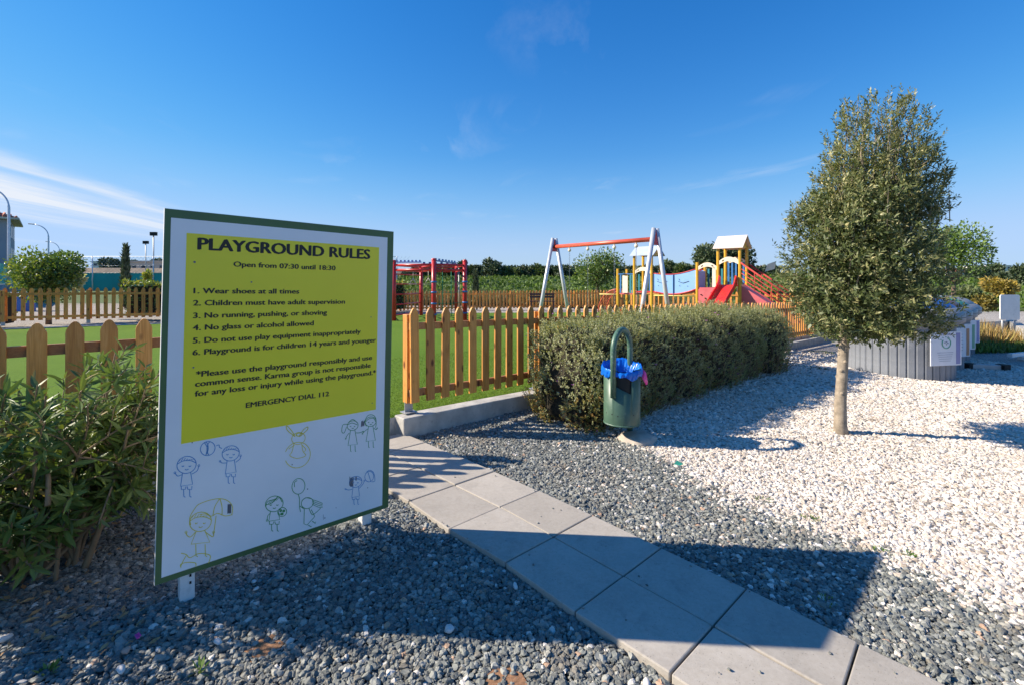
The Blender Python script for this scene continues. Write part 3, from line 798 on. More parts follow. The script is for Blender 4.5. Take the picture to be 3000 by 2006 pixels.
# lettering
def text_mesh(s, bold=.022, space=1.0):
    cu = bpy.data.curves.new('txt', 'FONT'); cu.body = s; cu.size = 1; cu.offset = bold; cu.space_character = space; cu.resolution_u = 3
    cu.fill_mode = 'FRONT'
    o = bpy.data.objects.new('txt', cu); C.objects.link(o)
    dg = bpy.context.evaluated_depsgraph_get(); me_ = bpy.data.meshes.new_from_object(o.evaluated_get(dg))
    bpy.data.objects.remove(o); bpy.data.curves.remove(cu)
    return me_
Z2 = lambda x_, y_: (430 + x_ / 2.24, 580 + y_ / 2.24)
Z3 = lambda x_, y_: (430 + x_ / 2.613, 1180 + y_ / 2.613)
lines = [('PLAYGROUND RULES', 330, 340, 1465, 402, .0590, .035),
         ('Open from 07:30 until 18:30', 567, 455, 1238, 473, .0265, .03),
         ('1. Wear shoes at all times', 305, 628, 1000, 628, .0268, .03),
         ('2. Children must have adult supervision', 302, 706, 1300, 696, .0268, .03),
         ('3. No running, pushing, or shoving', 302, 788, 1182, 767, .0268, .03),
         ('4. No glass or alcohol allowed', 300, 868, 1095, 836, .0268, .03),
         ('5. Do not use play equipment inappropriately', 300, 948, 1403, 892, .0268, .03),
         ('6. Playground is for children 14 years and younger', 298, 1030, 1503, 944, .0268, .03),
         ('*Please use the playground responsibly and use', 320, 1170, 1477, 1060, .0275, .03),
         ('common sense. Karma group is not responsible', 315, 1237, 1468, 1108, .0275, .03),
         ('for any loss or injury while using the playground.*', 313, 1297, 1503, 1157, .0275, .03),
         ('EMERGENCY DIAL 112', 648, 1372, 1195, 1297, .0265, .03)]
for s_, x0_, y0_, x1_, y1_, cap, bold in lines:
    me0 = text_mesh(s_, 0.0)
    v0 = np.empty(len(me0.vertices) * 3, np.float32); me0.vertices.foreach_get('co', v0); v0 = v0.reshape(-1, 3)
    f0 = [tuple(p.vertices) for p in me0.polygons]; V_, F_ = [], []
    for q_, (ox, oy) in enumerate(((0, 0), (.026, .006), (-.026, -.006), (.013, .016), (-.013, -.014))):
        V_.append(v0 + np.array([ox * (1.75 if cap > .05 else 1.35), oy, q_ * 2e-2])); F_ += [tuple(i + q_ * len(v0) for i in f) for f in f0]
    me_ = bpy.data.meshes.new('lettering'); me_.from_pydata(np.concatenate(V_).tolist(), [], F_)
    co = np.empty(len(me_.vertices) * 3, np.float32); me_.vertices.foreach_get('co', co); co = co.reshape(-1, 3)
    ua, va = bpx(*Z2(x0_, y0_)); ub, vb = bpx(*Z2(x1_, y1_))
    x0b, x1b = co[:, 0].min(), co[:, 0].max()
    sx = (ub - ua) / (x1b - x0b); vv = (va + vb) / 2; sy = cap / .70
    orig = np.array(sign.location)
    Uu, Vv, Nn, B0 = map(np.array, (U, V, NB, BL))
    P = B0 + Uu * (ua + (co[:, :1] - x0b) * sx) + Vv * (vv + co[:, 1:2] * sy) + Nn * (.0029 + co[:, 2:3] * .012) - orig
    me_.vertices.foreach_set('co', P.astype(np.float32).ravel()); me_.update()
    me_.materials.clear(); link_mesh('lettering', me_, M['ink'], sign)

# line drawings of children at play
def stroke(mb, pts, wd=.0032):
    wd *= 1.12
    P = [Vector((*bpx(*Z3(*p)), 0)) for p in pts]
    k = len(mb.v); n = len(P)
    for i, p in enumerate(P):
        d = (P[min(i + 1, n - 1)] - P[max(i - 1, 0)]); d = d.normalized() if d.length > 0 else Vector((1, 0, 0))
        s_ = Vector((-d.y, d.x, 0)) * wd / 2
        a = p + s_; b2 = p - s_
        mb.v.append(tuple(bq(a.x, a.y, .0022))); mb.v.append(tuple(bq(b2.x, b2.y, .0022)))
    for i in range(n - 1):
        mb.f.append((k + 2 * i, k + 2 * i + 1, k + 2 * i + 3, k + 2 * i + 2)); mb.sm.append(False)
def smooth_pts(pts, n=5):
    out = []
    P = [np.array(p, float) for p in pts]; P = [P[0]] + P + [P[-1]]
    for i in range(1, len(P) - 2):
        for t_ in np.linspace(0, 1, n, endpoint=False):
            out.append(.5 * ((2 * P[i]) + (-P[i - 1] + P[i + 1]) * t_ + (2 * P[i - 1] - 5 * P[i] + 4 * P[i + 1] - P[i + 2]) * t_ ** 2 + (-P[i - 1] + 3 * P[i] - 3 * P[i + 1] + P[i + 2]) * t_ ** 3))
    out.append(P[-2]); return [tuple(p) for p in out]
def ell(cx_, cy_, rx, ry, a0=0, a1=360, sk=-.1, n=22):
    return [(cx_ + rx * math.cos(R(a)), cy_ + ry * math.sin(R(a)) + sk * rx * math.cos(R(a))) for a in np.linspace(a0, a1, n)]
def kid(mb, cx_, cy_, hr, body_h, armL, armR, shorts=True, dress=False, hair='short', lean=0):
    k = hr / 74.
    stroke(mb, ell(cx_, cy_, hr, hr * .88)); 
    for sx_ in (-.38, .35): stroke(mb, ell(cx_ + sx_ * hr, cy_ + .08 * hr, hr * .1, hr * .1, 0, 180, n=6))
    stroke(mb, ell(cx_ + .02 * hr, cy_ + .38 * hr, hr * .18, hr * .14, 20, 160, n=7))
    if hair in ('short', 'side'):
        stroke(mb, smooth_pts([(cx_ - hr * .98, cy_ - hr * .05), (cx_ - hr * .5, cy_ - hr * .35), (cx_, cy_ - hr * .45), (cx_ + hr * .5, cy_ - hr * .42), (cx_ + hr * .97, cy_ - hr * .2)]))
        for j in range(7):
            xx_ = cx_ - hr * .75 + j * hr * .25
            stroke(mb, [(xx_ - 4 * k, cy_ - hr * (.35 + .04 * j)), (xx_ + 10 * k, cy_ - hr * (.62 + .1 * math.sin(j)))], .0024)
    ty = cy_ + hr * .85
    w0, w1 = (hr * .42, hr * .62) if not dress else (hr * .38, hr * .85)
    by = ty + body_h
    stroke(mb, [(cx_ - w0, ty), (cx_ - w1 + lean, by), (cx_ + w1 + lean, by - 14 * k), (cx_ + w0, ty - 8)])
    if shorts:
        for sx_ in (-1, 1):
            stroke(mb, [(cx_ + lean + sx_ * w1 * .9, by), (cx_ + lean + sx_ * w1 * .85, by + 26 * k), (cx_ + lean + sx_ * w1 * .2, by + 24 * k), (cx_ + lean + sx_ * w1 * .1, by + 2)])
    for sx_ in (-1, 1):
        lx = cx_ + lean + sx_ * w1 * .5
        stroke(mb, [(lx, by + (24 * k if shorts else 0)), (lx + 2, by + 78 * k), (lx + 14 * k, by + 84 * k)])
    for arm in (armL, armR):
        stroke(mb, smooth_pts(arm)); stroke(mb, ell(arm[-1][0], arm[-1][1], 8 * k, 8 * k, n=8), .0022)
mb = MB()
kid(mb, 304, 470, 74, 100, [(268, 545), (235, 555), (215, 530)], [(345, 540), (385, 515), (398, 475)])
kid(mb, 642, 382, 66, 100, [(608, 455), (575, 455), (560, 442)], [(680, 450), (712, 425), (718, 400)])
stroke(mb, ell(466, 345, 56, 54)); stroke(mb, ell(430, 345, 40, 60, -55, 60, n=9)); stroke(mb, ell(500, 345, 40, 60, 125, 240, n=9)); stroke(mb, smooth_pts([(440, 298), (462, 340), (452, 395)]))
stroke(mb, smooth_pts([(530, 325), (552, 318), (556, 335), (575, 345)]))
mb.build('drawing', M['pen_blue'], sign)
mb = MB()
kid(mb, 1598, 600, 48, 78, [(1572, 655), (1545, 662), (1520, 655)], [(1625, 650), (1655, 615), (1665, 590)], lean=0)
stroke(mb, ell(1702, 560, 34, 40)); stroke(mb, smooth_pts([(1672, 540), (1700, 512), (1735, 530), (1745, 590), (1722, 600)])); stroke(mb, [(1690, 520), (1715, 600)])
mb.build('drawing', M['pen_blue'], sign)
mb = MB()
kid(mb, 1575, 170, 42, 115, [(1550, 225), (1530, 250), (1522, 270)], [(1600, 225), (1625, 225), (1655, 215)], shorts=False, dress=True, hair='none')
stroke(mb, smooth_pts([(1535, 160), (1500, 165), (1492, 215), (1510, 225), (1528, 180)])); stroke(mb, smooth_pts([(1540, 150), (1575, 122), (1612, 150)])); stroke(mb, smooth_pts([(1535, 165), (1570, 150), (1612, 165)]))
kid(mb, 1713, 140, 42, 115, [(1690, 195), (1665, 215), (1650, 232)], [(1738, 190), (1755, 200), (1762, 190)], shorts=False, dress=True, hair='none')
stroke(mb, smooth_pts([(1680, 175), (1668, 140), (1690, 95), (1725, 88), (1750, 110), (1755, 160), (1748, 185)])); stroke(mb, smooth_pts([(1675, 140), (1700, 118), (1735, 115), (1752, 140)]))
mb.build('drawing', M['pen_green'], sign)
mb = MB()
kid(mb, 975, 768, 68, 75, [(945, 838), (925, 860), (920, 895)], [(1000, 835), (1020, 850), (1030, 845)], hair='none')
stroke(mb, smooth_pts([(910, 790), (925, 750), (975, 735), (1010, 715), (1035, 755)])); stroke(mb, smooth_pts([(912, 775), (960, 760), (1000, 712)]))
for j in range(5): stroke(mb, [(925 + j * 16, 775 - j * 8), (950 + j * 16, 738 - j * 5)], .0024)
stroke(mb, ell(1036, 830, 34, 34)); 
for q_ in ((1025, 820), (1048, 822), (1036, 845)): stroke(mb, ell(*q_, 7, 7, n=7), .006)
stroke(mb, ell(1160, 634, 50, 60)); stroke(mb, smooth_pts([(1130, 640), (1130, 605), (1150, 590)])); stroke(mb, smooth_pts([(1158, 694), (1168, 730), (1168, 780), (1175, 830)]))
stroke(mb, ell(1228, 762, 46, 42)); stroke(mb, smooth_pts([(1185, 745), (1215, 722), (1262, 730)]))
for j in range(4): stroke(mb, smooth_pts([(1265, 735 + j * 12), (1310, 750 + j * 14), (1345, 765 + j * 10)]), .0026)
stroke(mb, smooth_pts([(1240, 800), (1265, 850), (1300, 830), (1330, 800)]))
stroke(mb, [(1205, 805), (1202, 920), (1225, 930), (1285, 865), (1258, 812)]); stroke(mb, [(1200, 805), (1172, 785)])
stroke(mb, [(1235, 930), (1258, 945), (1262, 938)]); stroke(mb, [(1265, 900), (1290, 918), (1292, 905)])
mb.build('drawing', M['pen_green'], sign)
mb = MB()
stroke(mb, ell(1153, 395, 98, 98, 200, 520), .0035)
for sx_ in (-1, 1):
    stroke(mb, smooth_pts([(1150 + sx_ * 15, 255), (1150 + sx_ * 75, 205), (1150 + sx_ * 80, 175 + 5 * sx_), (1150 + sx_ * 50, 200), (1150 + sx_ * 18, 245)]), .004)
stroke(mb, ell(1160, 268, 52, 46)); stroke(mb, ell(1165, 238, 22, 12), .005)
stroke(mb, smooth_pts([(1125, 310), (1110, 370), (1095, 400), (1150, 420), (1215, 400), (1195, 365), (1185, 310)]))
stroke(mb, smooth_pts([(1085, 350), (1105, 335), (1130, 320)])); stroke(mb, smooth_pts([(1190, 320), (1215, 350), (1205, 370)]))
kid(mb, 410, 905, 84, 100, [(370, 985), (335, 1020), (308, 1010), (300, 985)], [(450, 985), (505, 1020), (510, 985)], shorts=False, dress=True, hair='short')
stroke(mb, smooth_pts([(335, 930), (330, 870), (370, 800), (400, 770), (480, 740), (560, 728), (620, 745), (655, 790), (650, 855)])); stroke(mb, smooth_pts([(405, 850), (450, 845), (495, 862), (540, 840), (600, 860), (655, 850)]))
stroke(mb, smooth_pts([(560, 730), (575, 790), (575, 855)])); stroke(mb, smooth_pts([(556, 730), (520, 790), (505, 860)])); stroke(mb, [(530, 860), (510, 1010)])
stroke(mb, smooth_pts([(262, 1145), (300, 1155), (330, 1180), (390, 1150), (450, 1150), (485, 1165), (480, 1200), (470, 1220)])); stroke(mb, smooth_pts([(262, 1255), (260, 1230), (310, 1215), (370, 1220), (375, 1245)])); stroke(mb, smooth_pts([(300, 1165), (275, 1210), (262, 1240)]))
mb.build('drawing', M['pen_yellow'], sign)
mb = MB()
for (x0_, x1_, y0_, y1_, n_) in ((622, 645, 768, 845, 6), (1643, 1665, 128, 182, 6), (1555, 1580, 560, 640, 6), (1600, 1606, 555, 600, 2)):
    for j in range(n_):
        xx_ = x0_ + (x1_ - x0_) * j / max(1, n_ - 1); stroke(mb, [(xx_ + random.uniform(-2, 2), y0_ + random.uniform(0, 12)), (xx_ - 3, y1_ - random.uniform(0, 12))], .0034)
stroke(mb, [(1350, 850), (1352, 890)], .0015)
for q_ in ((1230, 655, 6), (1690, 645, 4), (1448, 798, 3), (1112, 468, 6), (347, 300, 6), (1362, 876, 6)): stroke(mb, ell(q_[0], q_[1], q_[2] * .5, q_[2] * .5, n=6), .003)
mb.build('scratch_mark', M['pen_grey'], sign)
mb = MB()
for (zx, zy, r_) in ((313, 422, 5), (686, 553, 4), (1470, 782, 3), (305, 1110, 4), (1478, 1342, 3)):
    u_, v_ = bpx(*Z2(zx, zy)); mb.add([bq(u_ + r_ * .0011 * math.cos(a), v_ + r_ * .0011 * math.sin(a), .0034) for a in np.linspace(0, 2 * math.pi, 8, endpoint=False)], [tuple(range(8))])
mb.build('screw_mark', M['pen_grey'], sign)

# ------------------------------------------------------------------ litter bin
Yb = 4.93; cxb, cyb = ray(1822, 1000, Yb)[0], Yb
gb = float(gz(cxb, cyb))
rb = .188
binr = empty('litter_bin', (cxb, cyb, gb), label='green cylindrical litter bin on a looped tube, lined with a blue bag', cat='litter bin')
zt, zb_ = EYE - (1080 - HY) / F * (Yb - .1), EYE - (1250 - HY) / F * (Yb - .17)
a_th = math.atan2(.78, .62)
dv = np.array([math.cos(a_th), math.sin(a_th)])
# body with a V-shaped opening beside the front tube
import bmesh
def wallz(th):   # top of the wall as a function of angle: a cut next to the front leg
    d = (th - (a_th + math.pi) + math.pi) % (2 * math.pi) - math.pi     # angle from the front leg
    h = zt
    if 0.0 < d < 1.02:
        f_ = d / 1.02; h = zt - .16 - .09 * f_ if f_ < .93 else zt - .25 + (f_ - .93) / .07 * .25
    return h
mb = MB(); n = 96; k0 = 0
for rr_, flip in ((rb, 0), (rb - .004, 1)):
    for ring in range(2):
        for j in range(n):
            th = 2 * math.pi * j / n; z = wallz(th) if ring else zb_
            mb.v.append((cxb + rr_ * math.cos(th), cyb + rr_ * math.sin(th), z))
for j in range(n):
    q = (j + 1) % n
    mb.f += [(j, q, n + q, n + j), (2 * n + q, 2 * n + j, 3 * n + j, 3 * n + q), (n + j, n + q, 3 * n + q, 3 * n + j)]; mb.sm += [True, True, False]
mb.build('body', M['bin_green'], binr)
mb = MB(); mb.lathe((cxb, cyb, zb_), [(0, .004), (rb - .006, .004)], 48); mb.lathe((cxb, cyb, zb_), [(0, -.002), (rb + .004, -.002), (rb + .004, .012), (rb + .0005, .013)], 48); mb.build('base_rim', M['bin_green_worn'], binr)
mb = MB(); mb.lathe((cxb, cyb, zb_), [(rb - .012, .05), (rb - .012, zt - zb_ - .12), (rb - .012, zt - zb_ - .02)], 40); mb.build('inner_shade_sleeve', M['dark'], binr)  # added near-black sleeve, its colour stands for the shade inside the bin
# looped tube
zt_a = EYE - (958 - HY) / F * Yb - .031
front = np.array([cxb, cyb]) - dv * (rb + .012); back = np.array([cxb, cyb]) + dv * (rb + .012)
half = rb + .012
pts_ = [(front[0], front[1], zt - .28)]
zc_ = zt_a - half * 1.02
pts_.append((front[0], front[1], zc_))
for a in np.linspace(math.pi, 0, 22)[1:-1]:
    pts_.append((cxb + dv[0] * half * math.cos(a), cyb + dv[1] * half * math.cos(a), zc_ + half * 1.02 * math.sin(a)))
pts_.append((back[0], back[1], zc_)); pts_.append((back[0], back[1], gb - .2))
mb = MB(); mb.tube(pts_, .030, 14); mb.build('loop_tube', M['bin_green_worn'], binr)
# drain holes
for th_ in (-2.35, -2.02, -1.15, -2.75):
    zc2 = zb_ + .12 + (0.0 if th_ != -2.02 else -.012)
    mb = MB(); c_ = np.array([cxb + (rb + .0015) * math.cos(th_), cyb + (rb + .0015) * math.sin(th_)]); tdir = np.array([-math.sin(th_), math.cos(th_)])
    mb.add([(c_[0] + tdir[0] * .0065 * math.cos(a), c_[1] + tdir[1] * .0065 * math.cos(a), zc2 + .0065 * math.sin(a)) for a in np.linspace(0, 2 * math.pi, 10, endpoint=False)], [tuple(range(10))])
    mb.build('drain_hole', M['dark'], binr)
# bag folded over the rim
bag = empty('bin_bag', (cxb, cyb, zt), label='crumpled bright blue bin bag folded over the rim of the green bin', cat='bin bag')
mb = MB(); n = 140; rings = 14
for i in range(rings):
    f_ = i / (rings - 1)
    for j in range(n):
        th = 2 * math.pi * j / n
        cr = math.sin(th * 17 + 2.2 * math.sin(th * 3)) * .5 + math.sin(th * 31 + i * .7) * .35 + math.sin(th * 7 + 1) * .4
        lift = .022 + .040 * math.sin(th) + .008 * math.sin(th * 5 + 1)          # stands up at the back, sags in front
        if f_ < .45:
            g_ = f_ / .45; r_ = rb - .050 + .060 * g_; z = zt - .10 + (.10 + lift) * g_ ** .8
            r_ += cr * .010 * (1.2 - g_ * .6)
        else:
            g_ = (f_ - .45) / .55; drop = .062 + .020 * math.sin(th * 2 + 1.2) + .010 * math.sin(th * 9) + .055 * math.exp(-((th - 5.0) / .42) ** 2)
            r_ = rb + .010 + .012 * math.sin(g_ * 2.4) + cr * .009 * (g_ + .3); z = zt + lift - g_ ** 1.3 * (drop + lift * .8) + .006 * cr * (1 - g_)
        mb.v.append((cxb + r_ * math.cos(th), cyb + r_ * math.sin(th), z))
for i in range(rings - 1):
    for j in range(n):
        q = (j + 1) % n; mb.f.append((i * n + j, i * n + q, (i + 1) * n + q, (i + 1) * n + j)); mb.sm.append(True)
mb.build('bag_film', M['blue_bag'], bag)
mb = MB(); mb.lathe((cxb, cyb, zt - .10), [(0, -.03), (.08, -.02), (rb - .045, 0)], 40); mb.build('bag_bottom', M['blue_bag'], bag)
# pink drawstring
pt = ray(1883, 1082, Yb - .02)
mb = MB()
P = []
for f_ in np.linspace(0, 1, 9):
    wd_ = .010 + .017 * math.sin(f_ * math.pi) ** .8
    z = pt[2] - .155 * f_; x_ = pt[0] + .035 * f_ ** 1.2 + .004 * math.sin(f_ * 9)
    P.append((x_ - wd_, pt[1] - .02 + .012 * math.sin(f_ * 7), z)); P.append((x_ + wd_, pt[1] - .012 - .012 * math.sin(f_ * 5), z))
mb.add(P, [(2 * i, 2 * i + 1, 2 * i + 3, 2 * i + 2) for i in range(8)], True)
o = mb.build('drawstring', M['pink_tag'], bag); o.modifiers.new('thick', 'SOLIDIFY').thickness = .003
# sandy pad the tube stands in
mb = MB(); pr = []
for rr_, zz_ in ((0, .04), (.09, .038), (.15, .026), (.195, .0), (.21, -.06)): pr.append((rr_, zz_ - .012))
mb.lathe((padc[0], padc[1], BINF[2]), pr, 36)
mb.v = [(v[0] + .012 * math.sin(v[1] * 40), v[1] + .012 * math.cos(v[0] * 37), v[2] + .003 * math.sin(v[0] * 60 + v[1] * 47)) for v in mb.v]
mb.build('concrete_footing', M['pad'], origin=(padc[0], padc[1], BINF[2]), label='rough sandy concrete footing at the base of the green bin', cat='footing')
# ------------------------------------------------------------------ foliage materials
M['leaf_hedge'] = leaf_mat('hedge_leaf', [(0, (.38, .20, .07)), (.14, (.40, .32, .08)), (.26, (.24, .25, .085)), (.55, (.36, .37, .17)), (.8, (.47, .48, .28)), (1, (.58, .58, .42))], .6, .38, .3)
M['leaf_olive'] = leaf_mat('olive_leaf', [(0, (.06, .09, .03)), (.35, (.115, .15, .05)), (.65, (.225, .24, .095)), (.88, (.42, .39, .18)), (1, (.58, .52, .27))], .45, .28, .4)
M['leaf_oleander'] = leaf_mat('oleander_leaf', [(0, (.06, .10, .025)), (.4, (.12, .19, .04)), (.75, (.20, .25, .06)), (1, (.40, .29, .11))], .42, .28, .4)
M['leaf_citrus'] = leaf_mat('citrus_leaf', [(0, (.05, .10, .02)), (.5, (.12, .21, .035)), (.8, (.28, .36, .05)), (1, (.50, .46, .06))], .4, .3)
M['leaf_dark'] = leaf_mat('dark_evergreen_leaf', [(0, (.028, .05, .022)), (.5, (.055, .09, .04)), (1, (.12, .16, .065))], .6, .15)
M['leaf_mid'] = leaf_mat('mid_green_leaf', [(0, (.035, .065, .02)), (.5, (.075, .12, .035)), (1, (.16, .20, .06))], .6, .25)
M['leaf_bright'] = leaf_mat('bright_green_leaf', [(0, (.05, .10, .02)), (.5, (.11, .20, .03)), (1, (.22, .32, .06))], .55, .3)
M['leaf_ochre'] = leaf_mat('ochre_leaf', [(0, (.12, .12, .03)), (.4, (.30, .24, .04)), (1, (.55, .36, .06))], .6, .3)
M['leaf_dry'] = leaf_mat('dry_grass', [(0, (.20, .12, .04)), (.5, (.42, .26, .08)), (1, (.50, .42, .12))], .7, .3)
M['leaf_field'] = leaf_mat('field_leaf', [(0, (.04, .08, .015)), (.5, (.095, .165, .025)), (1, (.18, .25, .045))], .85, .25, .1)
M['grass'] = leaf_mat('turf_blade', [(0, (.05, .12, .015)), (.5, (.11, .20, .018)), (1, (.22, .31, .04))], .7, .3, .1)
M['flower'] = simple('purple_flower', (.45, .16, .42), .6, .1)

def leaves(name, args, mt, parent, **kw):
    P, D, N, L, W, T = args
    o0 = np.array(parent.location) if parent is not None else np.zeros(3)
    return tag(link_mesh(name, leaf_mesh(name, P - o0, D, N, L, W, T), mt, parent), **kw)
def cat_args(lst): return tuple(np.concatenate([a[i] for a in lst]) for i in range(6))

# ------------------------------------------------------------------ clipped hedge
def hedge(u0, u1, v0, v1, h0, h1, nspr, label, seed):
    cu, cv = (u0 + u1) / 2, (v0 + v1) / 2
    hu, hv = (u1 - u0) / 2, (v1 - v0) / 2
    cen = K0 + E1 * cu + EN * cv
    root = empty('clipped_hedge', (cen[0], cen[1], float(gz(*cen))), label=label, cat='hedge')
    n = nspr; H = (h0 + h1) / 2; rad = .44
    ar = np.array([4 * hu * hv, 2 * hu * H, 2 * hu * H * .5, 2 * hv * H, 2 * hv * H])
    which = rng.choice(5, n, p=ar / ar.sum())
    a, b_ = rng.uniform(-1, 1, n), rng.uniform(-1, 1, n)
    p = np.zeros((n, 3))
    p[:, 0] = np.where(which == 3, -hu, np.where(which == 4, hu, a * hu))
    p[:, 1] = np.where(which == 1, -hv, np.where(which == 2, hv, b_ * hv))
    p[:, 1] = np.where(which >= 3, a * hv, p[:, 1])
    p[:, 2] = np.where(which == 0, H, (b_ + 1) / 2 * H)
    p[:, 2] = np.where((which == 1) | (which == 2) | (which >= 3), (b_ * .5 + .5) * H, p[:, 2])
    def rounded(p, grow=0.0):
        inn = np.array([hu - rad, hv - rad])
        q = p.copy(); q[:, 0] = np.clip(p[:, 0], -inn[0], inn[0]); q[:, 1] = np.clip(p[:, 1], -inn[1], inn[1]); q[:, 2] = np.clip(p[:, 2], .0, H - rad)
        d = unit(p - q); nn = hnoise(p[:, 0] * 1.0 + p[:, 2] * .7, p[:, 1] * 1.2 + p[:, 2], 2.6, seed) * .10 + hnoise(p[:, 0] + p[:, 2], p[:, 1] - p[:, 2], 6, seed) * .05
        taper = 1 - .16 * np.clip(1 - p[:, 2] / (H * .45), 0, 1) ** 1.5
        pp = q + d * (rad + nn + grow)[:, None] if hasattr(nn, '__len__') else q
        pp[:, 1] *= taper; pp[:, 0] = pp[:, 0] * (1 - (1 - taper) * .2)
        if seed == 1:
            bl_ = np.exp(-((pp[:, 0] + hu) / .5) ** 2) * np.clip(1 - p[:, 2] / H, 0, 1) * .22; pp[:, 1] -= bl_ * (pp[:, 1] < 0); pp[:, 0] -= bl_ * .6
        return pp, d
    p, d = rounded(p, -rng.random(n) ** 1.6 * .13)
    bumpy = np.clip(hnoise(p[:, 0] * 2, p[:, 1] * 2 + p[:, 2] * 2, 4.5, seed + 3), -1, 1)
    keep = rng.random(n) < .66 + .62 * bumpy; p, d, bumpy = p[keep], d[keep], bumpy[keep]; n = len(p)
    hscale = (h0 + (h1 - h0) * (p[:, 0] + hu) / (2 * hu)) / H
    p[:, 2] *= hscale
    def toworld(q, vec=False):
        o = np.zeros_like(q); o[:, 0] = q[:, 0] * E1[0] + q[:, 1] * EN[0]; o[:, 1] = q[:, 0] * E1[1] + q[:, 1] * EN[1]; o[:, 2] = q[:, 2]
        if not vec:
            o[:, :2] += cen; o[:, 2] += gz(o[:, 0], o[:, 1]) - .03
        return o
    pw = toworld(p); dw = toworld(d, True)
    dirs = unit(dw * .7 + np.array([0, 0, .75]) + rng.normal(size=(n, 3)) * .45)
    zrel = p[:, 2] / H
    lowdry = np.clip((.42 - zrel) * 2.6, 0, 1) * np.clip(.35 + .9 * (hnoise(pw[:, 0], pw[:, 1], 2.2, seed) + .35) + .8 * (p[:, 0] < -hu + .7), 0, 1)
    base = np.clip(.60 + .16 * hnoise(pw[:, 0] * 2, pw[:, 1] * 2 + pw[:, 2], 2, 5) - .0 * zrel + rng.normal(size=n) * .10, .28, 1)
    shoot = rng.random(n) < .035
    base = np.where(rng.random(n) < lowdry, rng.uniform(.02, .26, n), base)
    P, D, N, L, W, T = sprigs(pw - dirs * .04, dirs, 11, np.where(shoot, .17, .075), .022, .0125, 1.1, base, .25)
    leaves('foliage', (P, D, N, L, W, T), M['leaf_hedge'], root, kind='stuff')
    # dark inner mass and twigs
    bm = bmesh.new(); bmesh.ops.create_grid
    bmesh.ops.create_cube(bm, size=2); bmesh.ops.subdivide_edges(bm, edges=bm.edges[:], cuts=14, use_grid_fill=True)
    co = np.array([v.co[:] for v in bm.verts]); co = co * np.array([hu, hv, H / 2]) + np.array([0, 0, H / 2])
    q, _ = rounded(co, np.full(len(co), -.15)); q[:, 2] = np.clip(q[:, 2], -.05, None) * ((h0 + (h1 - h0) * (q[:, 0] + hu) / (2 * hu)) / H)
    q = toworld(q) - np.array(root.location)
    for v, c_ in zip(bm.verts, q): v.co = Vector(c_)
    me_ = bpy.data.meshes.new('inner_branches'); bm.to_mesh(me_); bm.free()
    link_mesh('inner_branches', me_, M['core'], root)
    mb = MB()
    for _ in range(int(80 * hu)):
        uu, vv = rng.uniform(-hu * .95, hu * .95), rng.uniform(-hv * .9, hv * .2)
        b0 = toworld(np.array([[uu, vv, .0]]))[0]; e0 = toworld(np.array([[uu + rng.normal() * .15, vv - abs(rng.normal()) * .25, rng.uniform(.25, .6)]]))[0]
        mb.tube([b0, (b0 + e0) / 2 + rng.normal(size=3) * .03, e0], [.006, .004, .002], 5, cap=False)
    mb.build('twigs', M['twig'], root, kind='stuff')
    k = int(26 * hu); sel = rng.choice(len(pw), k); fl = MB()
    for i in sel:
        c_ = pw[i] + dw[i] * .05
        for j in range(4):
            a = rng.uniform(0, 6.28); dd = Vector((math.cos(a), math.sin(a), .4)) * .011
            fl.add([c_, Vector(c_) + dd + Vector((0, 0, .006)), Vector(c_) + dd * 1.6, Vector(c_) + dd - Vector((0, 0, .006))], [(0, 1, 2, 3)])
    fl.build('flowers', M['flower'], root, kind='stuff')
    return root
hedge(1.56, 6.75, -1.24, -.02, 1.15, 1.27, 17500, 'long clipped grey-green hedge behind the green litter bin', 1)
hedge(6.72, 8.25, -1.28, -.10, 1.22, 1.18, 4700, 'rounded clipped shrub at the far right end of the long hedge', 4)

# ------------------------------------------------------------------ olive-like tree
TB = G(2466, 1260)
tree = empty('round_headed_tree', tuple(TB), label='small clipped olive-green tree with pale trunk standing on the white gravel', cat='tree')
TY = TB[1]
def tx(px): return (px - 1500) / F * TY
spine = [(2466, 1268, .082), (2466, 1245, .064), (2470, 1180, .057), (2479, 1080, .052), (2488, 985, .050), (2500, 900, .045), (2530, 780, .034), (2545, 640, .022), (2560, 480, .012), (2570, 330, .005)]
spts = [(tx(a), TY + .02 * i, EYE - (b_ - HY) / F * TY) for i, (a, b_, r_) in enumerate(spine)]
spts[0] = (spts[0][0], spts[0][1], TB[2] - .12)
mb = MB(); mb.tube(spts[:6], [s_[2] for s_ in spine[:6]], 18); 
mb.v = [(v[0] + .004 * math.sin(v[2] * 60 + v[0] * 90), v[1] + .004 * math.cos(v[2] * 47), v[2]) for v in mb.v]
for zf, an in ((.52, 2.2), (.60, 3.9), (.70, 4.6), (.78, 3.2), (.86, 5.2), (.93, 2.6), (.35, 4.2)):
    p0 = Vector(spts[1]).lerp(Vector(spts[4]), zf); p0.x = np.interp(p0.z, [q_[2] for q_ in spts], [q_[0] for q_ in spts])
    dr = Vector((math.cos(an), math.sin(an), .25)).normalized(); mb.tube([p0 + dr * .030, p0 + dr * .058, p0 + dr * .066], [.026, .018, .008], 8)
mb.build('trunk', M['trunk'], tree)
mb = MB(); mb.tube(spts[5:], [s_[2] for s_ in spine[5:]], 8)
prof_px = [(1005, 2400, 2700), (975, 2345, 2772), (940, 2300, 2806), (863, 2285, 2812), (750, 2279, 2811), (613, 2305, 2795), (556, 2358, 2786), (470, 2400, 2772), (390, 2422, 2745), (335, 2455, 2700), (285, 2505, 2650)]
pp_ = sorted([(EYE - (y_ - HY) / F * TY, ((a + b_) / 2 - 1500) / F * TY, (b_ - a) / 2 / F * TY / 1.34) for y_, a, b_ in prof_px])
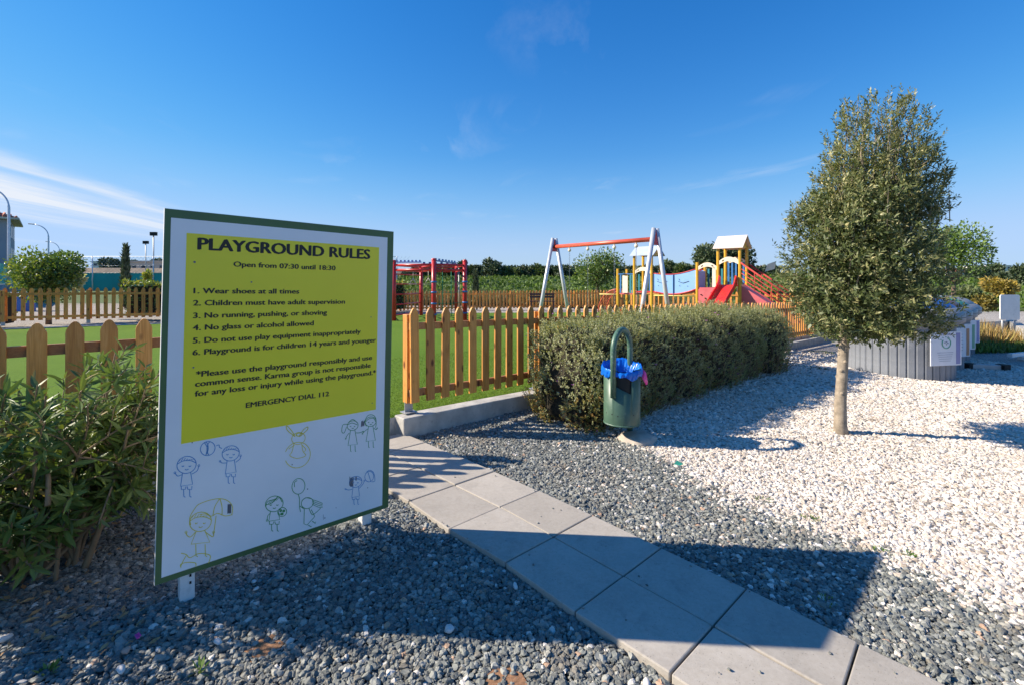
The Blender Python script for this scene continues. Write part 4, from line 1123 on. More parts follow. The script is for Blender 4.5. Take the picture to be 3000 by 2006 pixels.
pz = np.array([q[0] for q in pp_]); pc = np.array([q[1] for q in pp_]); pr_ = np.array([q[2] for q in pp_])
zlo, zhi = pz[0], pz[-1]
def crown_pts(n, zl, zh, inner=.0, power=.45):
    z = rng.uniform(zl, zh, n * 2); r = np.interp(z, pz, pr_)
    keep = rng.random(n * 2) < (r / pr_.max()) ** 1.1; z, r = z[keep][:n], r[keep][:n]; n = len(z)
    th = rng.uniform(0, 2 * math.pi, n); q = (inner + (1 - inner) * rng.random(n)) ** power
    lob = .97 + .10 * np.sin(th * 3 + z * 3.3) + .07 * np.sin(th * 5 - z * 8) + .06 * np.sin(z * 17 + th * 2) + .06 * rng.random(n)
    x = np.interp(z, pz, pc) + r * q * lob * np.cos(th); y = TY + .1 + r * q * lob * np.sin(th)
    return np.stack([x, y, z], 1), np.stack([np.cos(th), np.sin(th), np.zeros(n)], 1), q
A, od, q = crown_pts(8200, zlo + .03, 3.1)
kz_ = rng.random(len(A)) < np.clip(1.2 - (A[:, 2] - 2.2) * 1.0, .28, 1); A, od, q = A[kz_], od[kz_], q[kz_]
dirs = unit(od * (.9) + np.array([0, 0, .55]) + rng.normal(size=A.shape) * .45)
den = hnoise(A[:, 0] * 2 + A[:, 2], A[:, 1] * 2 - A[:, 2] * 1.3, 3.2, 2)
kp_ = rng.random(len(A)) < .74 + .85 * den
l1 = sprigs(A[kp_] - dirs[kp_] * .05, dirs[kp_], 9, .11, .054, .0155, .8, np.clip(.45 + .2 * den[kp_] + rng.normal(size=kp_.sum()) * .16, .05, .95), .3)
A2, od2, q2 = crown_pts(2500, 2.25, zhi - .06, .15, .6)
dirs2 = unit(od2 * .25 + np.array([0, 0, 1.0]) + rng.normal(size=A2.shape) * .22)
kp2 = rng.random(len(A2)) < .56 + .8 * hnoise(A2[:, 0] * 3, A2[:, 1] * 3 + A2[:, 2], 4, 8) - .10 * (A2[:, 2] - 2.65)
l2 = sprigs(A2[kp2], dirs2[kp2], 12, .15, .048, .015, .75, np.clip(.62 + rng.normal(size=kp2.sum()) * .16, .1, 1), .3)
leaves('crown', cat_args([l1, l2]), M['leaf_olive'], tree, kind='stuff')
for i in range(46):
    z0 = rng.uniform(1.15, 2.6); th = rng.uniform(0, 6.28); zt_ = min(zhi - .05, z0 + rng.uniform(.4, 1.15)); r_ = np.interp(zt_, pz, pr_) * rng.uniform(.6, .95)
    b0 = Vector((np.interp(z0, [p_[2] for p_ in spts], [p_[0] for p_ in spts]), TY + .08, z0)); r_ *= .8; e0 = Vector((np.interp(zt_, pz, pc) + r_ * math.cos(th), TY + .1 + r_ * math.sin(th), zt_))
    mid = (b0 + e0) / 2 + Vector((math.cos(th), math.sin(th), 0)) * .12 - Vector((0, 0, .05))
    mb.tube([b0, mid, e0], [.016, .009, .003], 6, cap=False)
for i in range(130):
    j = rng.integers(len(A2)); b0 = A2[j]; mb.tube([b0 - dirs2[j] * .25, b0, b0 + dirs2[j] * .19], [.005, .004, .0015], 5, cap=False)
for i in range(60):
    j = rng.integers(len(A)); b0 = A[j] - dirs[j] * .08; mb.tube([b0 - dirs[j] * .15, b0, b0 + dirs[j] * .1], [.005, .004, .0015], 5, cap=False)
mb.build('branches', M['trunk'], tree, kind='stuff')
# dense core of leafy twigs keeps the lower crown closed, tinted dark for the shade inside
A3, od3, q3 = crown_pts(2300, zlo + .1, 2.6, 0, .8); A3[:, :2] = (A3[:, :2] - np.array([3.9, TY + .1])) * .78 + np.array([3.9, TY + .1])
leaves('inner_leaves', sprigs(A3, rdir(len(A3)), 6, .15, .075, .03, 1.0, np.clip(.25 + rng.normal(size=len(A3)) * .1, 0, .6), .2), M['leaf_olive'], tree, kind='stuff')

# ------------------------------------------------------------------ oleander bush at the left
OB = G(60, 1690)
bc = np.array([-2.62, 2.62])
bush = empty('oleander_bush', (bc[0], bc[1], float(gz(*bc)) - .03), label='leafy oleander bush with long narrow leaves at the left edge in front of the fence', cat='bush')
stems = MB(); leafd = []
def add_branch(base, tip, r0, r1, sag, nod, leafL, t0=.35, stemmb=None):
    base, tip = np.array(base, float), np.array(tip, float)
    mid = (base + tip) / 2 + np.array([0, 0, sag]) + rng.normal(size=3) * .03
    ts = np.linspace(0, 1, 7); P = [(1 - s_) ** 2 * base + 2 * s_ * (1 - s_) * mid + s_ * s_ * tip for s_ in ts]
    (stemmb or stems).tube(P, list(np.linspace(r0, r1, 7)), 6, cap=False)
    for k in range(nod):
        s_ = t0 + (1 - t0) * (k + rng.random() * .5) / nod
        p = (1 - s_) ** 2 * base + 2 * s_ * (1 - s_) * mid + s_ * s_ * tip; dd = unit((2 * (1 - s_) * (mid - base) + 2 * s_ * (tip - mid))[None])[0]
        ph = rng.uniform(0, 6.28)
        r1_ = unit(np.cross(dd, [0.2, .3, 1.])[None])[0]; r2_ = np.cross(dd, r1_)
        for w_ in range(3):
            an = ph + w_ * 2.094 + rng.normal() * .2; out = r1_ * math.cos(an) + r2_ * math.sin(an)
            ld = unit((out * rng.uniform(.6, 1.0) + dd * rng.uniform(.4, .9) + np.array([0, 0, -.12 + .2 * rng.random()]))[None])[0]
            leafd.append((p, ld, np.cross(ld, np.cross(dd, ld)) + rng.normal(size=3) * .15, leafL * rng.uniform(.6, 1.15), s_))
    return P
for i in range(42):
    th = rng.uniform(0, 6.28); b0 = np.array([bc[0] + rng.normal() * .09, bc[1] + rng.normal() * .09, float(gz(*bc)) - .05])
    el = rng.uniform(.15, 1.3) if i > 6 else rng.uniform(.0, .4)
    reach = rng.uniform(.65, 1.0)
    tip = b0 + np.array([math.cos(th) * math.cos(el) * .80 * reach, math.sin(th) * math.cos(el) * .62 * reach, (math.sin(el) * 1.19 + .17) * reach])
    P = add_branch(b0, tip, rng.uniform(.010, .019), .005, .10, 7, .105, .45)
    for j in range(7):
        q = P[rng.integers(2, 6)]; t2 = q + unit((rng.normal(size=3) * .6 + np.array([math.cos(th) * .5, math.sin(th) * .45, .75]))[None])[0] * rng.uniform(.16, .40)
        t2[2] = max(t2[2], b0[2] + .08)
        P2 = add_branch(q, t2, .006, .003, .03, 6, .10, .15)
        if rng.random() < .8:
            q = P2[rng.integers(2, 6)]; t3 = q + unit((rng.normal(size=3) * .6 + np.array([math.cos(th) * .3, math.sin(th) * .3, .8]))[None])[0] * rng.uniform(.1, .24)
            add_branch(q, t3, .004, .002, .0, 5, .09, .1)
stems.build('stems', M['twig'], bush, kind='stuff')
mb = MB()
for pxs in ([(90, 1590), (108, 1500), (95, 1450), (45, 1430)], [(140, 1480), (142, 1400), (122, 1290), (70, 1230)], [(60, 1660), (50, 1600), (62, 1540), (90, 1480)]):
    mb.tube([ray(a, b_, 2.28 + .05 * i) for i, (a, b_) in enumerate(pxs)], [.012, .010, .008, .005], 8)
mb.build('bare_branch', M['twig'], bush)
# leaf shape: 2x4 quads with a folded midrib
prof_l = [(0, .0), (.18, .55), (.45, 1.0), (.75, .62), (1, .0)]
vs = []; 
for s_, w_ in prof_l:
    zc3 = -.35 * s_ * s_ * .3
    vs += [(-w_ * .085, s_, zc3 + .02 * w_), (0, s_, zc3), (w_ * .085, s_, zc3 + .02 * w_)]
fs = []
for i in range(4): fs += [(i * 3, i * 3 + 1, i * 3 + 4, i * 3 + 3), (i * 3 + 1, i * 3 + 2, i * 3 + 5, i * 3 + 4)]
lv = np.array(vs) * np.array([1.4, 1.12, 1])
protos = []
for k in range(6):
    me_ = bpy.data.meshes.new('leaf'); me_.from_pydata(vs, [], fs); me_.materials.append(M['leaf_oleander'])
    at_ = me_.attributes.new('tint', 'FLOAT', 'FACE'); at_.data.foreach_set('value', np.full(8, [.2, .4, .5, .62, .75, .95][k], np.float32)); protos.append(me_)
leafd.sort(key=lambda l: np.linalg.norm(l[0] - np.array([0, 0, 1.6])))
near = [l for l in leafd if l[0][1] > .8 and abs(l[0][0] / l[0][1]) < 1.09 and l[0][0] / l[0][1] < -.735]
nearset = set(id(l) for l in near[:290])
def leaf_mx(l):
    p, ld, nn, L_, s_ = l; y_ = Vector(ld).normalized(); z_ = Vector(nn); z_ = (z_ - y_ * z_.dot(y_)).normalized(); x_ = y_.cross(z_)
    return Matrix(((x_[0] * L_, y_[0] * L_, z_[0] * L_, p[0]), (x_[1] * L_, y_[1] * L_, z_[1] * L_, p[1]), (x_[2] * L_, y_[2] * L_, z_[2] * L_, p[2]), (0, 0, 0, 1)))
bl = Matrix.Translation(bush.location).inverted()
rv, rf, rt = [], [], []
lvh = np.c_[lv, np.ones(len(lv))]
for l in leafd:
    mxl = leaf_mx(l); kq = min(5, max(0, int(rng.normal(2.3, 1.3))))
    if id(l) in nearset:
        o = bpy.data.objects.new('leaf', protos[kq]); C.objects.link(o); o.parent = bush; o.matrix_basis = bl @ mxl
    else:
        w_ = lvh @ np.array(bl @ mxl).T; k = len(rv) * 15
        rv.append(w_[:, :3]); rf += [tuple(i + k for i in f) for f in fs]; rt += [[.2, .4, .5, .62, .75, .95][kq]] * 8
me_ = bpy.data.meshes.new('leaves'); me_.from_pydata(np.concatenate(rv).tolist(), [], rf)
at_ = me_.attributes.new('tint', 'FLOAT', 'FACE'); at_.data.foreach_set('value', np.array(rt, np.float32))
link_mesh('leaves', me_, M['leaf_oleander'], bush); bpy.data.objects['leaves']['kind'] = 'stuff'
print('oleander leaves', len(leafd), len(near))
# fallen leaves below it
mb = MB()
for i in range(150):
    a, b_ = rng.uniform(0, 450), rng.uniform(1480, 1900)
    if rng.random() < .25: a, b_ = rng.uniform(1120, 1300), rng.uniform(1250, 1300)
    g_ = G(a, b_); th = rng.uniform(0, 6.28); L_ = rng.uniform(.025, .07); W_ = L_ * .16
    dx_, dy_ = math.cos(th), math.sin(th); z_ = g_[2] - GRAVEL_DROP + rng.uniform(.024, .034)
    mb.add([(g_[0], g_[1], z_), (g_[0] + dx_ * L_ * .5 - dy_ * W_, g_[1] + dy_ * L_ * .5 + dx_ * W_, z_ + .006), (g_[0] + dx_ * L_, g_[1] + dy_ * L_, z_ + rng.uniform(-.004, .008)), (g_[0] + dx_ * L_ * .5 + dy_ * W_, g_[1] + dy_ * L_ * .5 - dx_ * W_, z_)], [(0, 1, 2, 3)])
mb.build('fallen_leaves', simple('dry_leaf', (.42, .25, .11), .7, .3, 30), label='dry fallen leaves scattered on the gravel under the oleander bush', cat='fallen leaves', kind='stuff')
mb = MB()
for i in range(16):
    g_ = G(rng.uniform(80, 420), rng.uniform(1500, 1800)); th = rng.uniform(0, 6.28); L_ = rng.uniform(.06, .16); z_ = g_[2] - GRAVEL_DROP + .03
    mb.tube([(g_[0], g_[1], z_), (g_[0] + math.cos(th) * L_, g_[1] + math.sin(th) * L_, z_ + .012)], [.0022, .0012], 5)
mb.build('fallen_twigs', M['twig'], label='thin dry twigs scattered on the gravel below the bush', cat='fallen twigs', kind='stuff')
hl = MB()
for i in range(420):
    u_, v_ = rng.uniform(1.4, 8.3), -1.24 - abs(rng.normal()) * .16; c_ = K0 + E1 * u_ + EN * v_; z_ = float(gz(*c_)) - GRAVEL_DROP + rng.uniform(.02, .03); th = rng.uniform(0, 6.28); L_ = rng.uniform(.012, .035)
    hl.add([(c_[0], c_[1], z_), (c_[0] + math.cos(th) * L_ * .5 - math.sin(th) * L_ * .2, c_[1] + math.sin(th) * L_ * .5 + math.cos(th) * L_ * .2, z_ + .004), (c_[0] + math.cos(th) * L_, c_[1] + math.sin(th) * L_, z_), (c_[0] + math.cos(th) * L_ * .5 + math.sin(th) * L_ * .2, c_[1] + math.sin(th) * L_ * .5 - math.cos(th) * L_ * .2, z_)], [(0, 1, 2, 3)])
hl.build('hedge_litter', simple('brown_litter', (.20, .12, .06), .9, .3, 30), label='brown dead leaf litter along the foot of the clipped hedge', cat='leaf litter', kind='stuff')
# weeds
def weed(px_, py_, r_, n, label, mt='leaf_bright', h=.024):
    g_ = G(px_, py_); n_ = n; th = rng.uniform(0, 6.28, n_); rr_ = r_ * np.sqrt(rng.random(n_))
    P = np.stack([g_[0] + rr_ * np.cos(th), g_[1] + rr_ * np.sin(th), np.full(n_, g_[2] - GRAVEL_DROP + .018)], 1)
    D = unit(np.stack([np.cos(th), np.sin(th), rng.uniform(.3, 1.6, n_)], 1) + rng.normal(size=(n_, 3)) * .3)
    root = empty('weed', tuple(g_), label=label, cat='weed')
    leaves('weed_leaves', (P, D, unit(rng.normal(size=(n_, 3)) + [0, 0, 1]), np.full(n_, h) * rng.uniform(.5, 1.2, n_), np.full(n_, h * .3), rng.random(n_)), M[mt], root)
weed(2240, 1455, .06, 40, 'small green weed growing where the white gravel meets the grey, nearest the bin')
weed(2375, 1508, .05, 40, 'small yellowish weed on the white gravel, second from the bin')
weed(2582, 1600, .035, 40, 'left one of two bright weeds beyond the tip of the sign shadow')
weed(2662, 1612, .035, 60, 'brightest green weed at the grey and white gravel border, right of its twin')
weed(2420, 1745, .05, 25, 'sparse weed in the grey gravel right beside the path edge')
weed(135, 1950, .02, 12, 'tiny weed in the grey gravel at the bottom left corner', h=.05)
weed(585, 1945, .02, 12, 'tiny grass blade tuft in the grey gravel under the sign', h=.05)
weed(2405, 1030, .30, 260, 'flat patch of weeds at the foot of the low wall behind the hedge', 'leaf_mid', .05)
weed(2380, 1075, .25, 160, 'scattered weeds on the shaded gravel left of the tree trunk', 'leaf_mid', .05)
# pink scrap, teal scrap
g_ = G(402, 1852); mb = MB(); mb.box((g_[0], g_[1], g_[2] - GRAVEL_DROP + .03), (.035, .012, .004), -.7); mb.box((g_[0] + .005, g_[1] + .006, g_[2] - GRAVEL_DROP + .034), (.03, .004, .005), -.6)
mb.build('plastic_scrap', M['pink_tag'], label='small pink plastic scrap lying on the grey gravel', cat='litter')
g_ = G(1985, 1352); mb = MB(); mb.add([(g_[0] - .04, g_[1], g_[2] - .02), (g_[0], g_[1] + .01, g_[2] + .012), (g_[0] + .05, g_[1] - .02, g_[2] - .01), (g_[0] + .01, g_[1] - .03, g_[2] - .02)], [(0, 1, 2, 3), (3, 2, 1, 0)][:1])
mb.build('plastic_scrap', M['lid_green'], label='dark teal plastic scrap on the white gravel below the bin shadow', cat='litter')

# ------------------------------------------------------------------ turf blades near the wall
nb = 70000
uu = rng.uniform(-3.5, 9, nb); vv = .2 + 3.2 * rng.random(nb) ** 1.6
bx = K0[0] + E1[0] * uu + EN[0] * vv; by = K0[1] + E1[1] * uu + EN[1] * vv
ok = (np.abs(bx) < by * 1.1 + .3)
bx, by = bx[ok], by[ok]; nb = len(bx)
P = np.stack([bx, by, tz(bx) - .002], 1); D = unit(rng.normal(size=(nb, 3)) * .55 + [0, 0, 1.0])
leaves('turf_blades', (P, D, unit(rng.normal(size=(nb, 3))), rng.uniform(.015, .032, nb), np.full(nb, .005), np.clip(rng.normal(.5, .22, nb), 0, 1)), M['grass'], None, label='short artificial grass blades along the fence', cat='grass', kind='stuff')

# ------------------------------------------------------------------ swing
swing = empty('swing_set', (2.3, 12.4, float(tz(2.3))), label='two-seat swing with grey A-frame legs and orange-red top beam', cat='swing')
PL_ = ray(1624, 708, 13.9); PR_ = ray(1920, 681, 10.97)
bd_ = (PR_ - PL_); bdir = Vector((bd_.x, bd_.y, 0)).normalized(); perp = Vector((-bdir.y, bdir.x, 0)) * -1
if perp.x > 0: perp = -perp
for Pt, s_in in ((PL_, 1), (PR_, -1)):
    for sd in (1, -1):
        foot = Pt + perp * .68 * sd; foot.z = float(tz(foot.x)) - .03
        top_ = Pt + perp * .055 * sd + Vector((0, 0, .09))
        mb = MB(); mb.tube([foot, top_], .052, 14); mb.build('leg', M['silver'], swing)
    mb = MB(); c0 = Pt + bdir * .0; n_ = perp
    mb.prism([c0 + n_ * .13 - Vector((0, 0, .30)) - bdir * .012, c0 - n_ * .13 - Vector((0, 0, .30)) - bdir * .012, c0 - n_ * .06 + Vector((0, 0, .06)) - bdir * .012, c0 + n_ * .06 + Vector((0, 0, .06)) - bdir * .012], bdir * .024); mb.build('gusset', M['red'], swing)
bA = PL_ + Vector((0, 0, -.16)); bB = PR_ + Vector((0, 0, -.16))
mb = MB(); mb.tube([bA, bB], .055, 16); mb.build('beam', M['orange_red'], swing)
hx = []
for px_ in (1668.5, 1722, 1800, 1864):
    a = (px_ - 1500) / F; t_ = (a * bA.y - bA.x) / ((bB.x - bA.x) - a * (bB.y - bA.y)); hx.append(bA + (bB - bA) * t_)
for hp in hx:
    mb = MB(); mb.tube([hp + Vector((0, 0, -.03)), hp + Vector((0, 0, -.09))], .02, 8); mb.lathe(hp + Vector((0, 0, -.13)), [(0, -.05), (.035, -.035), (.05, 0), (.035, .035), (0, .05)], 12); mb.build('hanger', M['cream'], swing)
for a_i in (0, 2):
    h1, h2 = hx[a_i], hx[a_i + 1]; sz_ = float(tz(2)) + .45
    s1 = Vector((h1.x, h1.y, sz_)); s2_ = Vector((h2.x, h2.y, sz_)); dd = (s2_ - s1)
    mb = MB(); mb.beam(s1, s2_, .19, .03); st_ = mb.build('seat', M['dark'], swing, bevel=.008)
    for h_, s_ in ((h1, s1), (h2, s2_)):
        mb = MB(); top_ = h_ + Vector((0, 0, -.17)); nl = int((top_.z - s_.z) / .055)
        for k in range(nl):
            z0 = top_.z - k * .055; f_ = k / nl
            wv = Vector((.011, 0, 0)) if k % 2 else Vector((0, .011, 0))
            c_ = Vector((h_.x, h_.y, z0)); mb.beam(c_ + wv, c_ + wv - Vector((0, 0, .06)), .005, .005); mb.beam(c_ - wv, c_ - wv - Vector((0, 0, .06)), .005, .005)
        o = mb.build('chain', M['steel'], swing)

# ------------------------------------------------------------------ red climbing frame
P1, P3, P5 = ray(1154, 950, 16.4), ray(1271, 951, 15.9), ray(1362, 946, 16.7)
P2, P4, P6 = ray(1234, 935, 18.9), ray(1336, 935, 18.9), ray(1144, 935, 18.0)
climb = empty('climbing_frame', (-2.9, 17.2, float(tz(-2.9))), label='red climbing frame with wall bars, ropes and blue toothed top rails', cat='climbing frame')
def toth(P, px_, py_): return ray(px_, py_, P.y)
tops = {}
for P_, ty_, r_ in ((P1, 765, .075), (P3, 760, .078), (P5, 764, .075), (P2, 776, .07), (P4, 776, .06), (P6, 770, .07)):
    z = EYE - (ty_ - HY) / F * P_.y; tops[id(P_)] = z
    mb = MB(); mb.tube([(P_.x, P_.y, float(tz(P_.x)) - .05), (P_.x, P_.y, z)], r_, 16); mb.build('post', M['red'], climb)
    mb = MB(); mb.lathe((P_.x, P_.y, z), [(r_ + .006, -.03), (r_ + .006, .012), (r_ * .6, .03), (0, .035)], 16); mb.build('post_cap', M['red'], climb)
zr = min(tops.values()) - .10
def vv_(P_, z): return Vector((P_.x, P_.y, z))
for a, b_ in ((P1, P3), (P3, P5), (P1, P2), (P2, P4), (P4, P5), (P1, P6), (P3, P2)):
    for dz_ in (0, -.17):
        mb = MB(); mb.tube([vv_(a, zr + dz_), vv_(b_, zr + dz_)], .038, 10); mb.build('top_rail', M['red'], climb)
for k, z in enumerate((.35, .72, 1.08, 1.45, 1.80)):
    mb = MB(); mb.tube([vv_(P1, z + .02), vv_(P2, z)], .022, 8); mb.build('rung', M['red'], climb)
for z in np.arange(.3, 1.8, .36):
    mb = MB(); mb.tube([vv_(P6, z), vv_(P1, z)], .022, 8); mb.build('rung', M['red'], climb)
for a, b_ in ((P2, P6), (P2, P4)):
    pass
def toothed(a, b_, n, mt):
    mb = MB(); d = (b_ - a); mb.beam(a, b_, .05, .05)
    for i in range(n):
        c_ = a + d * ((i + .5) / n); mb.box((c_.x, c_.y, c_.z + .05), (.09, .05, .07), math.atan2(d.y, d.x))
    mb.build('toothed_rail', mt, climb)
toothed(vv_(P6, zr + .16), vv_(P2, zr + .20), 8, M['blue_panel']); toothed(vv_(P3, zr + .14), vv_(P4, zr + .16), 7, M['blue_bar']); toothed(vv_(P2, zr + .12), vv_(P4, zr + .12), 6, M['blue_bar'])
for f_ in (.27, .55):
    c_ = P3 + (P5 - P3) * f_; mb = MB(); mb.tube([(c_.x, c_.y, zr - .1), (c_.x, c_.y, .35)], .014, 6); mb.build('rope', M['green_rope'], climb)
for f_ in (.8,):
    c_ = P3 + (P5 - P3) * f_; mb = MB(); mb.tube([(c_.x, c_.y, zr - .1), (c_.x, c_.y, .3)], .018, 6); mb.build('pole', M['steel'], climb)
for z in (.45, .82, 1.2, 1.55):
    mb = MB(); mb.tube([vv_(P3, z), vv_((P3 + P5) / 2, z - .02), vv_(P5, z)], .010, 6); mb.build('rope', M['green_rope'], climb)
    for P_ in (P3, P5):
        mb = MB(); mb.lathe(vv_(P_, z), [(.078, -.03), (.10, -.02), (.10, .02), (.078, .03)], 14); mb.build('rope_clamp', M['blue_bar'], climb)
for f_ in (.35, .75):
    c_ = P1 + (P3 - P1) * f_; c_ = Vector((c_.x, c_.y + .9, zr - .2)); mb = MB()
    mb.tube([c_, c_ - Vector((0, 0, .25))], .008, 5); t0 = c_ - Vector((0, 0, .25)); mb.tube([t0, t0 + Vector((-.13, 0, -.22)), t0 + Vector((.13, 0, -.22)), t0], .016, 6); mb.build('trapeze_handle', M['cream'], climb)

# ------------------------------------------------------------------ playhouse with two towers
e1 = Vector((.731, -.682, 0)); e2 = Vector((.682, .731, 0)); PO = Vector((5.71, 22.0, 0))
ph = empty('playhouse', tuple(PO + e1 * 2 + Vector((0, 0, 0))), label='yellow-post playhouse with two roofed towers, blue bridge, red slide and rope ramp', cat='playhouse')
def pp(d, b_, z): return PO + e1 * d + e2 * b_ + Vector((0, 0, z))
ex = math.atan2(e1.y, e1.x)
def post(d, b_, z1, z0=-.15):
    mb = MB(); c_ = pp(d, b_, 0); mb.tube([(c_.x, c_.y, z0), (c_.x, c_.y, z1)], .062, 8, smooth=False); mb.build('post', M['yellow_post'], ph)
s = .87
LT, RT = 2.84, 2.98
for d in (-.87,): post(d, 0, 2.15); post(d, s, 2.15)
for d in (0, .87): post(d, 0, LT); post(d, s, LT)
post(2.94, 0, 2.36); post(2.94, s, 2.36); 
for d in (3.80, 4.65): post(d, 0, RT); post(d, s, RT)
def deck(d0, d1, z, mt='red'):
    mb = MB(); mb.hexa([pp(d0, 0, z - .06), pp(d1, 0, z - .06), pp(d1, s, z - .06), pp(d0, s, z - .06), pp(d0, 0, z), pp(d1, 0, z), pp(d1, s, z), pp(d0, s, z)]); mb.build('deck', M[mt], ph)
deck(-.87, 0, 1.0, 'pink'); deck(0, .87, 1.10); deck(2.94, 3.8, 1.30, 'pink'); deck(3.8, 4.65, 1.42)
def roof(d0, d1, ze, zr_, mt):
    o_ = .16; m_ = s / 2
    for b0, b1 in ((-o_, m_), (s + o_, m_)):
        mb = MB(); mb.hexa([pp(d0 - o_, b0, ze - .03), pp(d1 + o_, b0, ze - .03), pp(d1 + o_, b1, zr_ - .03), pp(d0 - o_, b1, zr_ - .03), pp(d0 - o_, b0, ze), pp(d1 + o_, b0, ze), pp(d1 + o_, b1, zr_), pp(d0 - o_, b1, zr_)]); mb.build('roof_panel', M[mt], ph)
    for dd in (d0 - .02, d1 + .0):
        mb = MB(); mb.prism([pp(dd, .0, ze + .0), pp(dd, s, ze + .0), pp(dd, m_, zr_ - .05)], e1 * .02); mb.build('gable', M['yellow_post'], ph)
roof(0, .87, 2.76, 3.19, 'roof_blue'); roof(3.8, 4.65, 2.92, 3.44, 'roof_white')
def arch_rail(d0, d1, b_, z, mt='cream'):
    ts = np.linspace(0, 1, 11); lo = [pp(d0 + (d1 - d0) * t_, b_, z - .15 + .17 * math.sin(math.pi * t_)) for t_ in ts]; hi = [pp(d0 + (d1 - d0) * t_, b_, z + .0 + .20 * math.sin(math.pi * t_)) for t_ in ts]
    mb = MB()
    for i in range(10):
        if i in (2, 7):
            for (f0, f1) in ((0, .3), (.62, 1)):
                q = [lo[i].lerp(hi[i], f0), lo[i + 1].lerp(hi[i + 1], f0), lo[i + 1].lerp(hi[i + 1], f1), lo[i].lerp(hi[i], f1)]; mb.prism(q, e2 * .025)
        else: mb.prism([lo[i], lo[i + 1], hi[i + 1], hi[i]], e2 * .025)
    mb.build('arched_rail', M[mt], ph)
def bars(d0, d1, b_, z0, z1, n, mt='blue_bar', axis=0):
    for i in range(n):
        f_ = (i + .5) / n; c_ = pp(d0 + (d1 - d0) * f_, b_, 0) if axis == 0 else pp(d0, b_ * f_, 0)
        mb = MB(); mb.box((c_.x, c_.y, (z0 + z1) / 2), (.075, .02, z1 - z0), ex if axis == 0 else ex + math.pi / 2); mb.build('bar', M[mt], ph)
arch_rail(0, .87, -.03, 2.02); bars(0.05, .82, s, 1.1, 1.95, 4, 'blue_bar'); 
arch_rail(2.94, 3.8, -.03, 2.15); bars(3.0, 3.75, s, 1.3, 2.1, 4, 'teal_bar')
arch_rail(3.8, 4.65, s + .02, 2.38); arch_rail(3.8, 4.65, -.03, 2.36); bars(3.85, 4.6, s, 1.42, 2.35, 5, 'blue_bar')
mb = MB(); mb.hexa([pp(3.58, -.03, 1.32), pp(3.72, -.03, 1.32), pp(3.72, 0, 1.32), pp(3.58, 0, 1.32), pp(3.58, -.03, 2.14), pp(3.72, -.03, 2.14), pp(3.72, 0, 2.14), pp(3.58, 0, 2.14)]); mb.build('side_panel', M['cream'], ph)
# low module at the left: blue rails, cream board
for z in (1.9,):
    mb = MB(); mb.beam(pp(-.82, -.02, z), pp(-.05, -.02, z), .04, .05); mb.build('handrail', M['blue_bar'], ph)
bars(-.80, -.62, -.01, 1.0, 1.9, 1, 'blue_bar'); bars(-.25, -.02, -.01, 1.0, 1.9, 2, 'teal_bar'); bars(-.8, -.1, s, 1.0, 1.9, 3, 'teal_bar')
mb = MB(); c_ = pp(-.45, -.05, 1.42); mb.box((c_.x, c_.y, c_.z), (.27, .02, .82), ex); mb.build('play_board', M['cream'], ph)
mb = MB(); c_ = pp(-.45, -.03, 1.88); mb.lathe((c_.x, c_.y, c_.z), [(0, -.03), (.10, -.02), (.10, .02), (0, .03)], 12); mb.build('play_disc', M['dark'], ph)
# steering wheel on left tower
mb = MB(); cc = pp(.62, s * .6, 2.0); ring = [cc + e1 * (.15 * math.cos(a)) + Vector((0, 0, .15 * math.sin(a))) for a in np.linspace(0, 2 * math.pi, 17)]; mb.tube(ring, .015, 6); mb.tube([cc, cc - Vector((0, 0, .9))], .02, 6); mb.build('steering_wheel', M['dark'], ph)
# bridge
for b_ in (0.02, s - .02):
    ts = np.linspace(0, 1, 13)
    lo = [pp(.93 + 1.95 * t_, b_, 1.12 + .12 * t_ - .16 * math.sin(math.pi * t_)) for t_ in ts]; hi = [pp(.93 + 1.95 * t_, b_, 1.90 + .16 * t_ - .13 * math.sin(math.pi * t_)) for t_ in ts]
    for i0, i1 in ((0, 6), (6, 12)):
        mb = MB()
        for i in range(i0, i1): mb.prism([lo[i], lo[i + 1], hi[i + 1], hi[i]], e2 * .02)
        mb.build('bridge_panel', M['blue_panel'], ph)
    mb = MB(); mb.beam(lo[6] - Vector((0, 0, .08)) - e2 * .012, hi[6] - e2 * .012, .07, .03); mb.build('bridge_post', M['blue_bar'], ph)
    mb = MB(); mb.tube([p + Vector((0, 0, .02)) for p in hi], .022, 8); mb.build('bridge_rail', M['red'], ph)
    mb = MB(); mb.tube([p - Vector((0, 0, .03)) for p in lo], .035, 8); mb.build('bridge_rail', M['red'], ph)
    if b_ < .5:
        for base_d in (1.12, 2.1):
            mb = MB(); z0 = 1.50
            for q_ in ([(0, .06), (.10, .02), (.22, -.02), (.38, .03), (.48, .06)], [(.03, .17), (.07, .10)], [(.05, -.14), (.09, -.14)], [(.40, -.15), (.44, -.15)]):
                mb.tube([pp(base_d + a, b_ - .012, z0 + c) for a, c in q_], .009, 4, cap=False)
            mb.build('wave_relief', M['dark'], ph)
nb_ = 16
for i in range(nb_):
    t_ = (i + .5) / nb_; z = 1.08 + .12 * t_ - .16 * math.sin(math.pi * t_); mb = MB(); c_ = pp(.93 + 1.95 * t_, s / 2, z); mb.box((c_.x, c_.y, c_.z), (.11, s - .06, .03), ex); mb.build('bridge_plank', M['orange_red'], ph)
for d0, d1 in ((.87, 2.94), (-.87, -1.9)):
    mb = MB(); mb.tube([pp(d0, .02, .92), pp(d1, .02, .92)], .028, 8); mb.build('pipe', M['yellow_pipe'], ph)
